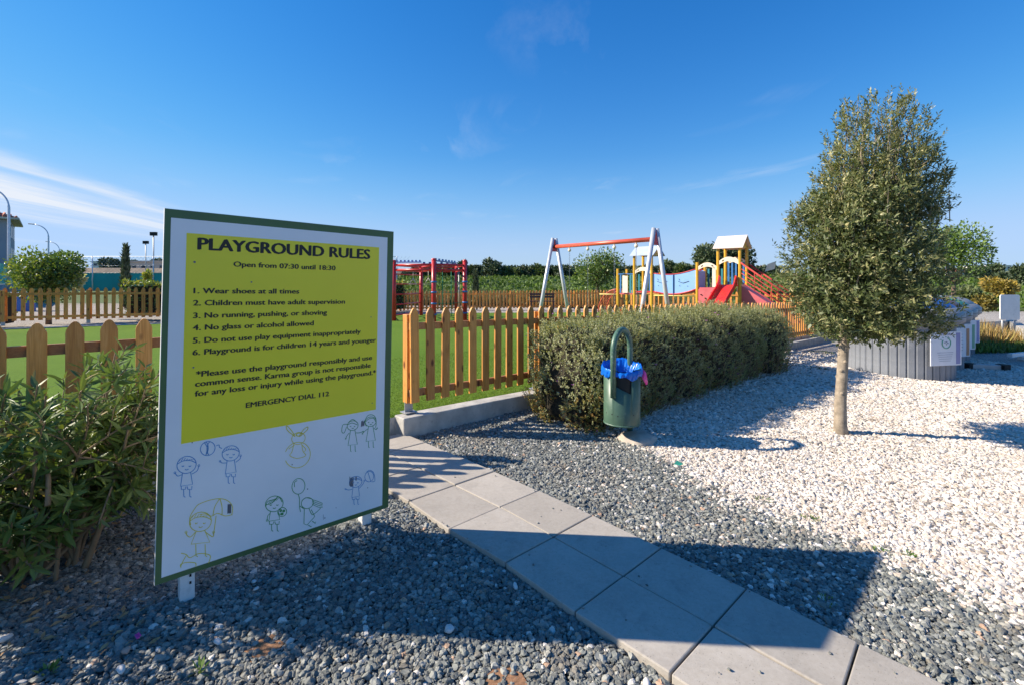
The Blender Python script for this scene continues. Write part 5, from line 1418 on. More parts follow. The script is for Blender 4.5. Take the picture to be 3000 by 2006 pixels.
mb = MB(); mb.hexa([pp(2.94, -.03, .32), pp(3.8, -.03, .32), pp(3.8, 0, .32), pp(2.94, 0, .32), pp(2.94, -.03, 1.24), pp(3.8, -.03, 1.24), pp(3.8, 0, 1.24), pp(2.94, 0, 1.24)]); mb.build('climbing_panel', M['pink'], ph)
for a, z in ((3.15, .62), (3.12, 1.0), (3.55, 1.08), (3.5, .7), (3.3, .85)):
    mb = MB(); c_ = pp(a, -.05, z); mb.lathe(c_, [(0, -.03), (.045, 0), (0, .03)], 8); mb.build('climbing_hold', M['dark'], ph)
mb = MB(); mb.hexa([pp(2.94, .02, 1.3), pp(2.97, .02, 1.3), pp(2.97, s, 1.3), pp(2.94, s, 1.3), pp(2.94, .02, 2.0), pp(2.97, .02, 2.0), pp(2.97, s, 2.0), pp(2.94, s, 2.0)]); mb.build('end_panel', M['purple'], ph)
# slide
sp = []
for t_ in np.linspace(0, 1, 15):
    L_ = 2.25 * t_; z = 1.42 - 1.22 * sstep(t_ * 1.0) * 1.0 - .04 * t_
    sp.append((L_, max(.12, 1.42 - 1.30 * (t_ ** 1.05) if t_ < .85 else 1.42 - 1.30 * (.85 ** 1.05) - (t_ - .85) * .5)))
dA, dB = 3.88, 4.57
prof_s = [(0, .30), (.0, .0), (.10, -.05), (.59, -.05), (.69, 0), (.69, .30)]
mb = MB(); n_ = len(prof_s)
for k, (L_, z) in enumerate(sp):
    hh = .34 if k < 2 else (.22 if k > 2 else .28)
    if k == 1: hh = .46
    for a, c in prof_s: mb.v.append(tuple(pp(dA + a, -.02 - L_, z + (hh if c > .1 else c))))
for k in range(len(sp) - 1):
    for j in range(n_ - 1): mb.f.append((k * n_ + j, k * n_ + j + 1, (k + 1) * n_ + j + 1, (k + 1) * n_ + j)); mb.sm.append(False)
o = mb.build('slide', M['red_plastic'], ph); sd_ = o.modifiers.new('thick', 'SOLIDIFY'); sd_.thickness = .05; bv = o.modifiers.new('bevel', 'BEVEL'); bv.width = .015; bv.segments = 2
# rope ramp and side wall
mb = MB(); mb.hexa([pp(4.65, 0, 0), pp(6.75, 0, 0), pp(6.75, .03, 0), pp(4.65, .03, 0), pp(4.65, 0, 1.42), pp(6.75, 0, .02), pp(6.75, .03, .02), pp(4.65, .03, 1.42)]); mb.build('ramp_side', M['pink'], ph)
mb = MB(); mb.hexa([pp(4.65, .03, 1.36), pp(6.75, .03, -.04), pp(6.75, s, -.04), pp(4.65, s, 1.36), pp(4.65, .03, 1.42), pp(6.75, .03, .02), pp(6.75, s, .02), pp(4.65, s, 1.42)]); mb.build('ramp_deck', M['pink'], ph)
for b_ in (-.02, s + .02):
    for z0, z1, r_ in ((2.35, .75, .035), (2.12, .60, .016), (1.95, .46, .016), (1.75, .30, .016), (1.6, .15, .016)):
        mb = MB(); mb.tube([pp(4.62, b_, z0), pp(6.9, b_, z1 - .12)], r_, 6); mb.build('ramp_rope', M['red_rope'], ph)
    for d in (5.2, 5.8, 6.4, 6.9):
        mb = MB(); f_ = (d - 4.62) / 2.28; mb.tube([pp(d, b_, 2.35 - 1.72 * f_), pp(d, b_, 1.55 - 1.5 * f_)], .016, 6); mb.build('ramp_rope', M['red_rope'], ph)
mb = MB(); c_ = pp(5.3, s + .1, 1.95); mb.prism([c_, c_ + e1 * .35 + Vector((0, 0, .1)), c_ + e1 * .42 + Vector((0, 0, .42)), c_ + e1 * .1 + Vector((0, 0, .3))], e2 * .02); mb.build('side_board', M['cream'], ph)
# red arched net climber
for b_ in (.05, s - .05):
    mb = MB(); pts2 = [pp(-.9 - 1.1 * math.sin(a), b_, 1.18 * math.cos(a) - .0) for a in np.linspace(0, math.pi / 2, 12)]; mb.tube(pts2, .024, 8); mb.build('net_frame', M['orange_red'], ph)
for a in np.linspace(.15, 1.45, 7):
    mb = MB(); mb.tube([pp(-.9 - 1.1 * math.sin(a), .05, 1.18 * math.cos(a)), pp(-.9 - 1.1 * math.sin(a + .12), s / 2, 1.18 * math.cos(a + .12)), pp(-.9 - 1.1 * math.sin(a), s - .05, 1.18 * math.cos(a))], .011, 5); mb.build('net_rope', M['red_rope'], ph)
for b_ in (.25, .45, .65):
    mb = MB(); mb.tube([pp(-.9 - 1.1 * math.sin(a), b_ + .06 * math.sin(a * 9), 1.16 * math.cos(a)) for a in np.linspace(0.05, math.pi / 2, 12)], .011, 5); mb.build('net_rope', M['red_rope'], ph)

# ------------------------------------------------------------------ bench
bp_ = ray(1589, 899, 25.5); bn = empty('bench', (bp_.x, bp_.y, .03), label='dark brown bench with a backrest in front of the long fence', cat='bench')
for z, y_ in ((.62, .22), (.76, .25)):
    mb = MB(); mb.box((bp_.x, bp_.y + y_, z + .08), (1.35, .03, .11)); mb.build('back_slat', M['bench'], bn)
for y_ in (-.12, 0, .12):
    mb = MB(); mb.box((bp_.x, bp_.y + y_, .47), (1.35, .10, .035)); mb.build('seat_slat', M['bench'], bn)
for x_ in (-.6, .6):
    mb = MB(); mb.box((bp_.x + x_, bp_.y - .15, .25), (.06, .06, .44)); mb.build('leg', M['bench'], bn)
    mb = MB(); mb.beam((bp_.x + x_, bp_.y + .2, .0), (bp_.x + x_, bp_.y + .28, .92), .06, .05); mb.build('leg', M['bench'], bn)

# ------------------------------------------------------------------ recycling containers
CD = math.radians(39.4); C1 = np.array([math.sin(CD), math.cos(CD)]) * 12.6
RB = .745
sl_me = None
def container(cen, lidm, stripe, label, first=False, slats=40):
    global sl_me
    g_ = float(gz(*cen)) - .05
    root = empty('waste_container', (cen[0], cen[1], g_), label=label, cat='waste container'); root.scale = (1.14, 1.14, 1.14)
    if sl_me is None:
        mb = MB(); hw = RB * math.pi / slats * .93; h_ = .86
        mb.prism([(RB - .02, -hw, 0), (RB + .004, -hw, 0), (RB + .014, -hw * .7, 0), (RB + .014, hw * .7, 0), (RB + .004, hw, 0), (RB - .02, hw, 0)], (0, 0, h_)); sl_me = mb.mesh('slat'); sl_me.materials.append(M['cont_grey'])
    for i in range(slats):
        o = bpy.data.objects.new('slat', sl_me); C.objects.link(o); o.parent = root; o.rotation_euler = (0, 0, 2 * math.pi * i / slats)
    mb = MB(); mb.lathe((cen[0], cen[1], g_), [(RB - .006, 0), (RB - .006, .86)], 48); mb.build('body', M['dark'], root)
    mb = MB(); mb.lathe((cen[0], cen[1], g_), [(RB + .0, .84), (RB + .03, .90), (RB + .13, .98), (RB + .135, 1.0), (RB + .135, 1.13), (RB + .11, 1.145), (RB + .10, 1.16), (RB + .05, 1.20), (RB + .02, 1.215)], 56); mb.build('lid_ring', M['cont_lid'], root)
    mb = MB(); mb.lathe((cen[0], cen[1], g_), [(RB + .015, 1.20), (RB + .0, 1.235), (.62, 1.33), (.40, 1.39), (.0, 1.42)], 40); mb.build('lid_cap', M[lidm], root)
    mb = MB(); mb.lathe((cen[0], cen[1], g_), [(RB + .138, 1.055), (RB + .138, 1.062)], 56); mb.build('lid_seam', M['dark'], root)
    # printed panel fixed to the slats
    to = unit((-np.array(cen))[None])[0]; a0 = math.atan2(to[1], to[0]) + math.radians(50 if first else 58)
    nd = Vector((math.cos(a0), math.sin(a0), 0)); td = Vector((-math.sin(a0), math.cos(a0), 0)); pc_ = Vector((cen[0], cen[1], g_)) + nd * (RB + .03)
    def panel(name, x0, x1, z0, z1, off, mt, par):
        mb = MB(); mb.prism([pc_ + td * x0 + Vector((0, 0, z0)) + nd * off, pc_ + td * x1 + Vector((0, 0, z0)) + nd * off, pc_ + td * x1 + Vector((0, 0, z1)) + nd * off, pc_ + td * x0 + Vector((0, 0, z1)) + nd * off], nd * .003)
        return mb.build(name, M[mt], par, origin=root.location)
    mb = MB(); mb.prism([pc_ + td * -.31 + Vector((0, 0, .28)), pc_ + td * .31 + Vector((0, 0, .28)), pc_ + td * .31 + Vector((0, 0, .83)), pc_ + td * -.31 + Vector((0, 0, .83))], nd * .012)
    pnl = mb.build('poster', M['poster'], root)
    def sub(name, x0, x1, z0, z1, mt): 
        o = panel(name, x0, x1, z0, z1, .0125, mt, root); o.parent = pnl; return o
    sub('stripe', .20, .285, .30, .81, stripe)
    if first:
        for k in range(5): sub('printed_line', -.18 + .01 * k, .14 - .012 * k, .49 - k * .034, .496 - k * .034, 'poster_print')
        sub('printed_line', -.14, .12, .795, .803, 'poster_purple'); sub('printed_line', -.10, .12, .775, .782, 'poster_purple')
        mb = MB(); cc = pc_ + nd * .014 + td * .0 + Vector((0, 0, .645)); 
        ringp = [cc + td * (.085 * math.cos(a)) + Vector((0, 0, .085 * math.sin(a))) for a in np.linspace(2.5, 7.6, 20)]; mb.tube(ringp, .008, 5); o = mb.build('ring_logo', M['poster_green'], pnl, origin=root.location)
        mb = MB(); 
        for qx, qz in ((-.03, .01), (.0, .02), (.03, .0), (0, -.02)): mb.lathe(cc + td * qx + Vector((0, 0, qz)), [(0, -.012), (.015, 0), (0, .012)], 8)
        mb.build('ring_logo_mark', M['poster_print'], pnl, origin=root.location)
        for qx, qz in ((-.11, .06), (-.07, .09), (-.01, .10)):
            mb = MB(); mb.lathe(cc + td * qx + Vector((0, 0, qz)), [(0, -.01), (.012, 0), (0, .01)], 8); mb.build('leaf_mark', M['poster_green'], pnl, origin=root.location)
    else:
        for k in range(6): sub('printed_line', -.2, .10, .70 - k * .06, .708 - k * .06, 'poster_print')
    return root
container(C1, 'lid_blue', 'poster_purple', 'nearest grey slatted waste container with blue lid and circle-logo poster', True)
container(C1 + E1 * 2.0, 'lid_brown', 'poster_brown', 'second grey waste container with brown lid and brown-striped poster')
container(C1 + E1 * 4.0, 'lid_green', 'poster_green', 'third waste container with green lid and green-striped poster')
container(C1 + E1 * 6.0, 'cont_lid', 'poster_purple', 'farthest waste container in the row with a pale lid')

# objects at the right edge
q0 = G(2836, 1075); q1 = G(2938, 1079)
mb = MB(); mb.beam((q0[0], q0[1], q0[2] + .03), (q1[0], q1[1], q1[2] + .03), .14, .11); ws_ = mb.build('wheel_stop', M['steel'], origin=(q0[0], q0[1], q0[2]), bevel=.01, label='grey wheel stop with dark ends on the gravel beside the containers', cat='wheel stop')
for q_ in (q0, q1):
    mb = MB(); mb.box((q_[0], q_[1], q_[2] + .03), (.22, .17, .13), .3); mb.build('end_cap', M['dark'], ws_, origin=ws_.location)
q0 = G(2958, 1052); q1 = G(3060, 1044)
mb = MB(); mb.beam((q0[0], q0[1], q0[2] + .10), (q1[0], q1[1], q1[2] + .12), .10, .09); mb.box((q1[0], q1[1], q1[2] + .03), (.1, .3, .1)); mb.box((q0[0] + .4, q0[1], q0[2] + .03), (.1, .3, .1))
mb.build('white_barrier', M['white_paint'], label='low white rail lying on supports at the right edge of the gravel', cat='rail')
p0 = ray(2931, 864, 15.0); p1 = ray(2988, 938, 15.0)
wp = empty('info_panel', (float((p0.x + p1.x) / 2), 15.0, float(gz(12, 15)) - .05), label='blank white rounded panel standing in the dry grass at the right edge', cat='panel')
mb = MB(); cx_, cz_ = (p0.x + p1.x) / 2, (p0.z + p1.z) / 2; hw, hh, rr_ = (p1.x - p0.x) / 2, (p0.z - p1.z) / 2, .06
poly = []
for sx_, sz_, a0 in ((1, -1, -90), (1, 1, 0), (-1, 1, 90), (-1, -1, 180)):
    for a in np.linspace(a0, a0 + 90, 5): poly.append((cx_ + sx_ * (hw - rr_) + rr_ * math.cos(R(a)), 15.0, cz_ + sz_ * (hh - rr_) + rr_ * math.sin(R(a))))
mb.prism(poly, (0, .03, 0)); mb.build('panel', M['white_paint'], wp)
for sx_ in (-.2, .2):
    mb = MB(); mb.tube([(cx_ + sx_, 15.05, wp.location.z - .1), (cx_ + sx_, 15.05, cz_)], .025, 8); mb.build('leg', M['steel'], wp)
ka, kb = G(2960, 955)[:2], G(3080, 1040)[:2]
wall_line('path_kerb', kb, ka, .02, .0, .25, 'pale concrete kerb at the far right beyond the containers', .5)
wall_line('path_kerb', G(2866, 976)[:2], G(2965, 970)[:2], .02, .02, .12, 'pale concrete edging in front of the dry grass', .5)

# ------------------------------------------------------------------ trees, bushes and field
def blob(name, px_, ytop, ybot, hw, Y, mt, label, cat='tree', nl=1500, ls=.25, trunk=True, lobes=9, dens=1.0, depth=1.0, tint=.5, zb=None, group=None):
    top = ray(px_, ytop, Y); bot = ray(px_, ybot, Y); gw = float(gz(top.x, Y)); w_ = hw / F * Y
    root = empty(name, (top.x, Y, gw), label=label, cat=cat, group=group)
    H_ = top.z - bot.z; cz_ = (top.z + bot.z) / 2
    cs = []; 
    for i in range(lobes):
        th = rng.uniform(0, 6.28); ph_ = rng.uniform(-.9, 1); q = rng.uniform(.35, .62)
        cs.append((top.x + w_ * q * math.cos(th) * math.cos(ph_), Y + w_ * depth * q * math.sin(th) * math.cos(ph_), cz_ + H_ / 2 * q * math.sin(ph_), rng.uniform(.36, .58)))
    cs = np.array(cs); k = rng.integers(0, lobes, nl); dd = rdir(nl); rr_ = rng.random(nl) ** .35
    P = cs[k, :3] + dd * rr_[:, None] * cs[k, 3:4] * np.array([w_, w_ * depth, H_ / 2])
    P[:, 2] = np.clip(P[:, 2], gw, None)
    D = unit(dd + rng.normal(size=(nl, 3)) * .6 + [0, 0, .2]); N = unit(rng.normal(size=(nl, 3)) + dd)
    T = np.clip(tint + (cs[k, 3] - .47) * 1.5 + rng.normal(size=nl) * .2, 0, 1)
    leaves('crown', (P, D, N, ls * rng.uniform(.5, 1.3, nl), ls * .62 * rng.uniform(.5, 1.3, nl), T), M[mt], root, kind='stuff')
    if trunk:
        mb = MB(); r_ = max(.04, w_ * .06); mb.tube([(top.x, Y, gw - .2), (top.x + .02 * w_, Y, (gw + cz_) / 2), (top.x, Y, cz_)], [r_ * 1.3, r_, r_ * .6], 8)
        for i in range(7):
            c_ = cs[i % lobes]; mb.tube([(top.x, Y, gw + (cz_ - gw) * .6), tuple(c_[:3])], [r_ * .5, r_ * .2], 6, cap=False)
        mb.build('trunk', M['bark'], root)
    return root
# left side
blob('round_leafy_tree', 142, 712, 905, 98, 16.8, 'leaf_citrus', 'round leafy yellow-green tree behind the brown fence at the left', nl=9000, ls=.12, lobes=20, tint=.5)
def leaf_box(name, A, B, w_, z0, z1, n, ls, mt, label, cat='hedge', toptint=.3):
    A, B = np.array(A), np.array(B); d = B - A; L_ = np.linalg.norm(d); d = d / L_; nn = np.array([-d[1], d[0]])
    root = empty(name, ((A + B)[0] / 2, (A + B)[1] / 2, z0), label=label, cat=cat)
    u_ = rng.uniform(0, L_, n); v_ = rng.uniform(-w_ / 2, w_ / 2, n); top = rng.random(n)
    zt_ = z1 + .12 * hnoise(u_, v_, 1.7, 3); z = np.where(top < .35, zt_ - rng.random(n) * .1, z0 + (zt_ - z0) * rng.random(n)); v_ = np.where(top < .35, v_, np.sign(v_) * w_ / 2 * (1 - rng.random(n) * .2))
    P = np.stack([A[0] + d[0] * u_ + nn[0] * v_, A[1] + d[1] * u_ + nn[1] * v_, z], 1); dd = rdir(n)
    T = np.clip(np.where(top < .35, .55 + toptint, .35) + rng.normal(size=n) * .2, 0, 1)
    leaves('foliage', (P, unit(dd + [0, 0, .4]), rdir(n), ls * rng.uniform(.6, 1.3, n), ls * .6 * rng.uniform(.6, 1.2, n), T), M[mt], root, kind='stuff')
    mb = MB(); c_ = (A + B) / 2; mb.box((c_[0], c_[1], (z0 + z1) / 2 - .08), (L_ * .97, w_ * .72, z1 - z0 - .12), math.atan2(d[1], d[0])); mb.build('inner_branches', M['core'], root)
    return root
leaf_box('leafy_hedge', (-15.0, 18.2), (-5.2, 23.0), .9, .25, 1.52, 9000, .12, 'leaf_citrus', 'bright green leafy hedge behind the far left fence', toptint=.25)
leaf_box('leafy_bush', (-17.7, 15.2), (-16.7, 15.7), .7, .2, 1.2, 1200, .10, 'leaf_citrus', 'small dark bush between the fence and the lamp post', 'bush', .0)
def cypress(px_, ytop, ybot, hw, Y, label):
    top = ray(px_, ytop, Y); gw = float(gz(top.x, Y)); w_ = hw / F * Y; H_ = top.z - gw
    root = empty('cypress_tree', (top.x, Y, gw), label=label, cat='cypress'); n = 1600; f_ = rng.random(n)
    rr_ = w_ * (np.sin(np.clip(f_ * 1.25 + .22, 0, 1.0) * math.pi / 1.0) * .4 + .62) * (1 - f_ ** 3.5); th = rng.uniform(0, 6.28, n)
    P = np.stack([top.x + rr_ * np.cos(th), Y + rr_ * np.sin(th), gw + f_ * H_], 1)
    D = unit(np.stack([np.cos(th) * .4, np.sin(th) * .4, np.ones(n)], 1) + rng.normal(size=(n, 3)) * .2)
    leaves('crown', (P, D, rdir(n), np.full(n, .32) * rng.uniform(.5, 1.2, n), np.full(n, .09), np.clip(rng.normal(.5, .25, n), 0, 1)), M['leaf_dark'], root, kind='stuff')
    mb = MB(); mb.tube([(top.x, Y, gw - .2), (top.x, Y, gw + H_ * .8)], [w_ * .45, w_ * .2], 8); mb.build('trunk', M['bark'], root)
cypress(368, 726, 834, 7.5, 26, 'slim dark cypress in front of the teal tennis windscreen')
cypress(1393, 800, 850, 4, 30, 'small slim dark cypress behind the long fence')
blob('small_tree', 433, 790, 838, 12, 21, 'leaf_citrus', 'small yellow-green sapling right of the cypress', nl=300, ls=.14, lobes=6, tint=.75)
blob('silvery_shrub', 232, 805, 850, 16, 19, 'leaf_hedge', 'pale silvery shrub at the right foot of the round leafy tree', cat='shrub', nl=700, ls=.13, lobes=6, tint=.95, trunk=False)
# distant left trees
for i, (a, b_, c_, w_, Y_, l_) in enumerate([(310, 752, 800, 18, 95, 'dark rounded tree left of the cypress beyond the tennis courts'), (338, 756, 800, 17, 92, 'lighter green tree just left of the cypress beyond the courts'), (460, 757, 790, 16, 110, 'dark distant tree at the left edge of the rules sign'), (392, 762, 780, 9, 120, 'small distant tree right of the cypress')]):
    blob('distant_tree', a, b_, c_, w_, Y_, 'leaf_dark', l_, nl=900, ls=.55, lobes=7)
# tree line beyond the field
TL_ = [(1205, 790, 26, 'leaf_dark', 'dark bush beyond the climbing frame, behind its ropes'), (1300, 782, 24, 'leaf_mid', 'green bush seen between the climbing frame posts'), (1355, 762, 15, 'leaf_dark', 'dark bush tree just right of the climbing frame top'), (1390, 776, 18, 'leaf_dark', 'low dark tree left of the big round bush'), (1437, 750, 36, 'leaf_dark', 'big round dark tree in the tree line right of the climbing frame'), (1482, 783, 18, 'leaf_mid', 'low green tree right of the big round tree'), (1510, 786, 20, 'leaf_mid', 'mid green bush in the tree line, left of the swing'), (1540, 779, 22, 'leaf_dark', 'dark bush in the tree line beside the left swing leg'), (1580, 774, 26, 'leaf_mid', 'wide green bush between the left swing legs'), (1612, 778, 22, 'leaf_dark', 'dark bush seen through the left swing frame'), (1650, 775, 30, 'leaf_dark', 'long dark bush right of the left swing frame'), (1700, 782, 26, 'leaf_dark', 'dark bush behind the young tree'), (1850, 790, 30, 'leaf_mid', 'green bush behind the left playhouse tower'), (1900, 775, 28, 'leaf_dark', 'dark bush under the left playhouse roof'), (1960, 762, 34, 'leaf_mid', 'olive green tree left of the dark evergreens above the bridge'), (2005, 772, 30, 'leaf_mid', 'olive green bush beside the evergreens above the bridge'), (2250, 800, 26, 'leaf_mid', 'low bush beyond the rope ramp')]
for (a, b_, w_, mt_, l_) in TL_: blob('field_tree', a, b_, 822, w_, 75 + rng.uniform(-2, 4), mt_, l_, nl=1500, ls=.5, lobes=9, trunk=False)
for a, b_ in ((1325, 796), (1265, 800), (1210, 801), (1460, 798), (1740, 790), (1790, 790), (2040, 780), (2290, 806)):
    pass
leaf_box('scrub_row', (-16, 77), (44, 77), 3.0, 1.6, 3.6, 9000, .6, 'leaf_dark', 'long dark scrub row along the far edge of the field', 'scrub', 0)
blob('evergreen_tree', 2085, 703, 830, 58, 42, 'leaf_dark', 'broad dark evergreen behind the right playhouse tower, left one', nl=4500, ls=.32, lobes=14, tint=.6)
blob('evergreen_tree', 2162, 690, 830, 52, 44, 'leaf_dark', 'dark evergreen behind the right playhouse roof, right one', nl=4000, ls=.32, lobes=12, tint=.4)
blob('young_tree', 1750, 724, 868, 86, 31.5, 'leaf_citrus', 'loose young tree behind the fence between the swing seats', nl=4600, ls=.17, lobes=17, tint=.38)
blob('young_tree_branch', 1808, 752, 780, 22, 31.0, 'leaf_mid', 'light spreading branch of the young tree reaching to the tower', cat='branch', nl=380, ls=.15, lobes=6, trunk=False) if False else None
# right side
blob('feathery_tree', 2792, 628, 860, 92, 17.5, 'leaf_bright', 'bright feathery green tree showing right of the clipped tree', nl=5200, ls=.11, lobes=15, tint=.55)
blob('green_shrub', 2835, 838, 925, 50, 19, 'leaf_mid', 'green shrub mass above the waste containers', cat='shrub', nl=3000, ls=.16, lobes=10, trunk=False, tint=.7)
blob('ochre_shrub', 2930, 808, 872, 38, 20, 'leaf_ochre', 'ochre and yellow leafed shrub above the white panel', cat='shrub', nl=2200, ls=.16, lobes=9, trunk=False)
blob('ochre_shrub', 2882, 858, 915, 28, 17, 'leaf_ochre', 'yellow-green shrub behind the far waste container', cat='shrub', nl=1500, ls=.14, lobes=8, trunk=False, tint=.25)
for a, b_, c_, w_, Y_, l_ in ((2865, 778, 825, 26, 60, 'dark green tree in front of the red-roofed house at right'), (2915, 770, 825, 20, 62, 'dark pointed tree left of the white house at right'), (2990, 768, 840, 24, 50, 'dark green tree at the right picture edge'), (2955, 795, 835, 30, 55, 'green tree below the white house at right')):
    blob('background_tree', a, b_, c_, w_, Y_, 'leaf_dark', l_, nl=1600, ls=.35, lobes=8, tint=.6)
# dry grass
g0 = np.array([13.3, 14.2]); n = 5000
P = np.stack([rng.uniform(12.6, 16.8, n), rng.uniform(14.2, 17.5, n), np.zeros(n)], 1); P[:, 2] = gz(P[:, 0], P[:, 1]) - .05
tall = hnoise(P[:, 0], P[:, 1], 1.3, 2) * .3 + .45
leaves('dry_grass', (P, unit(rng.normal(size=(n, 3)) * .25 + [0, 0, 1]), rdir(n), tall * rng.uniform(.5, 1.4, n), np.full(n, .03), np.clip(rng.normal(.55, .25, n), 0, 1)), M['leaf_dry'], None, label='tall orange-brown dry grass below the white panel', cat='dry grass', kind='stuff')
n = 3500; P = np.stack([rng.uniform(11.8, 16.5, n), rng.uniform(13.2, 14.4, n), np.zeros(n)], 1); P[:, 2] = gz(P[:, 0], P[:, 1]) - .05
leaves('green_weeds', (P, unit(rng.normal(size=(n, 3)) * .5 + [0, 0, 1]), rdir(n), .22 * rng.uniform(.5, 1.4, n), np.full(n, .05), rng.random(n)), M['leaf_bright'], None, label='low green weeds in front of the dry grass', cat='weeds', kind='stuff')
# field growth
n = 42000; fy = 30.5 + 44 * rng.random(n) ** 1.2; fx = rng.uniform(-.42, 1.2, n) * fy
P = np.stack([fx, fy, gz(fx, fy) - .1], 1)
hgt = .35 + .25 * np.clip(hnoise(fx, fy, .35, 4), -1, 1)
P[:, 2] += rng.random(n) * .45 * (.6 + .6 * hnoise(fx, fy, .5, 2))
leaves('field_plants', (P, unit(rng.normal(size=(n, 3)) + [0, 0, .35]), rdir(n), hgt * rng.uniform(.5, 1.2, n), .26 * rng.uniform(.5, 1.5, n), np.clip(.5 + .3 * hnoise(fx, fy, .22, 1) + rng.normal(size=n) * .2, 0, 1)), M['leaf_field'], None, label='green leafy crop field beyond the long fence', cat='field plants', kind='stuff')
n = 9000; fx = rng.uniform(-9, 13, n); fy = 29.2 + rng.random(n) * 1.6
P = np.stack([fx, fy, gz(fx, fy) - .1], 1)
leaves('tall_dry_weeds', (P, unit(rng.normal(size=(n, 3)) * .3 + [0, 0, 1]), rdir(n), rng.uniform(.4, 1.25, n), np.full(n, .05), rng.random(n) * .8), M['leaf_dry'] if False else leaf_mat('pale_weed', [(0, (.10, .12, .04)), (.5, (.22, .21, .10)), (1, (.36, .31, .20))], .7, .3), None, label='pale tall weeds along the back of the long fence', cat='weeds', kind='stuff')

# ------------------------------------------------------------------ lamps, courts, buildings
def lamp(px_, Y, label):
    x_ = (px_ - 1500) / F * Y; g_ = float(gz(x_, Y)); root = empty('street_lamp', (x_, Y, g_), label=label, cat='street lamp', group='grey curved-arm street lamps at the left')
    pts2 = [(x_, Y, g_ - .2), (x_, Y, 4), (x_, Y, 6.7)] + [(x_ - 1.9 * (1 - math.cos(a)) * 1.0, Y, 6.7 + 1.45 * math.sin(a)) for a in np.linspace(.15, 1.45, 10)]
    mb = MB(); mb.tube(pts2, [.10, .09, .075] + [.05] * 10, 12); mb.build('pole', M['silver'], root)
    hx_, hz2 = pts2[-1][0], pts2[-1][2]
    mb = MB(); mb.beam((hx_ + .05, Y, hz2), (hx_ - .6, Y, hz2 + .06), .24, .12); mb.build('lamp_head', M['steel'], root, bevel=.02)
lamp(26, 33, 'nearest curved street lamp, its arm cut by the left picture edge'); lamp(142, 55, 'curved street lamp rising behind the round leafy tree'); lamp(174, 80, 'farthest and smallest curved street lamp above the round leafy tree')
for px_, yt_, Y_, l_ in ((450, 686, 60, 'taller floodlight mast beside the left edge of the sign'), (427, 711, 74, 'shorter floodlight mast left of the taller one')):
    p_ = ray(px_, yt_, Y_); root = empty('floodlight_mast', (p_.x, Y_, float(gz(p_.x, Y_))), label=l_, cat='floodlight mast')
    mb = MB(); mb.tube([(p_.x, Y_, 0), (p_.x, Y_, p_.z)], .07, 8); mb.build('mast', M['steel'], root)
    mb = MB(); mb.box((p_.x, Y_, p_.z), (.75, .35, .45)); mb.build('floodlight', M['dark'], root)
# tennis court fence
tc_ = empty('court_fence', (-27, 45, 0), label='tall wire tennis court fence with teal windscreens behind the hedge', cat='court fence')
xs_ = np.linspace(-43, -11, 12)
for x_ in xs_: mb = MB(); mb.tube([(x_, 45, .0), (x_, 45, 3.9)], .04, 6); mb.build('fence_post', M['silver'], tc_)
for z in (3.88, 3.0, 2.3): mb = MB(); mb.tube([(-43, 45, z), (-11, 45, z)], .018, 5); mb.build('rail_wire', M['steel'], tc_)
for i in range(11):
    if i == 4: continue
    mb = MB(); mb.box(((xs_[i] + xs_[i + 1]) / 2, 45.05, 1.35), (xs_[1] - xs_[0] - .06, .02, 1.95)); mb.build('windscreen', M['mesh_teal'], tc_)
mb = MB(); nwx, nwz = 90, 14
for i in range(nwx): x_ = -43 + 32 * i / nwx; mb.beam((x_, 45, 2.3), (x_ + 1.6, 45, 3.88), .008, .008); mb.beam((x_ + 1.6, 45, 2.3), (x_, 45, 3.88), .008, .008)
mb.build('wire_mesh', M['steel'], tc_, kind='stuff')
cf = empty('court_screen', (-40, 37, 0), label='mint green windscreen fence at the far left in front of the grey house', cat='court fence')
pa, pb = Vector(((-60 - 1500) / F * 27, 27, 0)), Vector(((62 - 1500) / F * 43, 43, 0))
for i in range(6):
    a = pa.lerp(pb, i / 6); b_ = pa.lerp(pb, (i + 1) / 6); d = (b_ - a).normalized() * .04
    mb = MB(); mb.prism([a + d + Vector((0, 0, 1.35)), b_ - d + Vector((0, 0, 1.35)), b_ - d + Vector((0, 0, 2.8)), a + d + Vector((0, 0, 2.8))], (.02, .01, 0)); mb.build('windscreen', M['mesh_mint'], cf)
    mb = MB(); mb.tube([(a.x, a.y, 0), (a.x, a.y, 3.0)], .04, 6); mb.build('fence_post', M['silver'], cf)
mb = MB(); mb.prism([pa + Vector((0, 0, -.3)), pb + Vector((0, 0, -.3)), pb + Vector((0, 0, 1.32)), pa + Vector((0, 0, 1.32))], (-.2, -.1, 0)); mb.build('base_wall', M['wall_grey'], cf)
# grey three-storey house
H0 = Vector((-61.8, 58, 0)); he = Vector((-.70, .714, 0)); hf = Vector((-.714, -.70, 0)); hs_ = empty('grey_house', (H0.x, H0.y, 0), label='grey three-storey house with terracotta roof at the far left', cat='house')
w1, w2, eh = 10.5, 16, 9.4
mb = MB(); mb.hexa([H0, H0 + he * w1, H0 + he * w1 + hf * w2, H0 + hf * w2] + [p + Vector((0, 0, eh)) for p in (H0, H0 + he * w1, H0 + he * w1 + hf * w2, H0 + hf * w2)]); mb.build('wall', M['wall_grey'], hs_)
o_ = .8; c00 = H0 - he * o_ - hf * o_; c10 = H0 + he * (w1 + o_) - hf * o_; c11 = H0 + he * (w1 + o_) + hf * (w2 + o_); c01 = H0 - he * o_ + hf * (w2 + o_)
r0 = H0 + he * w1 / 2 + hf * w1 / 2 + Vector((0, 0, eh + 2.3)); r1 = H0 + he * w1 / 2 + hf * (w2 - w1 / 2) + Vector((0, 0, eh + 2.3)); up = Vector((0, 0, eh - .1))
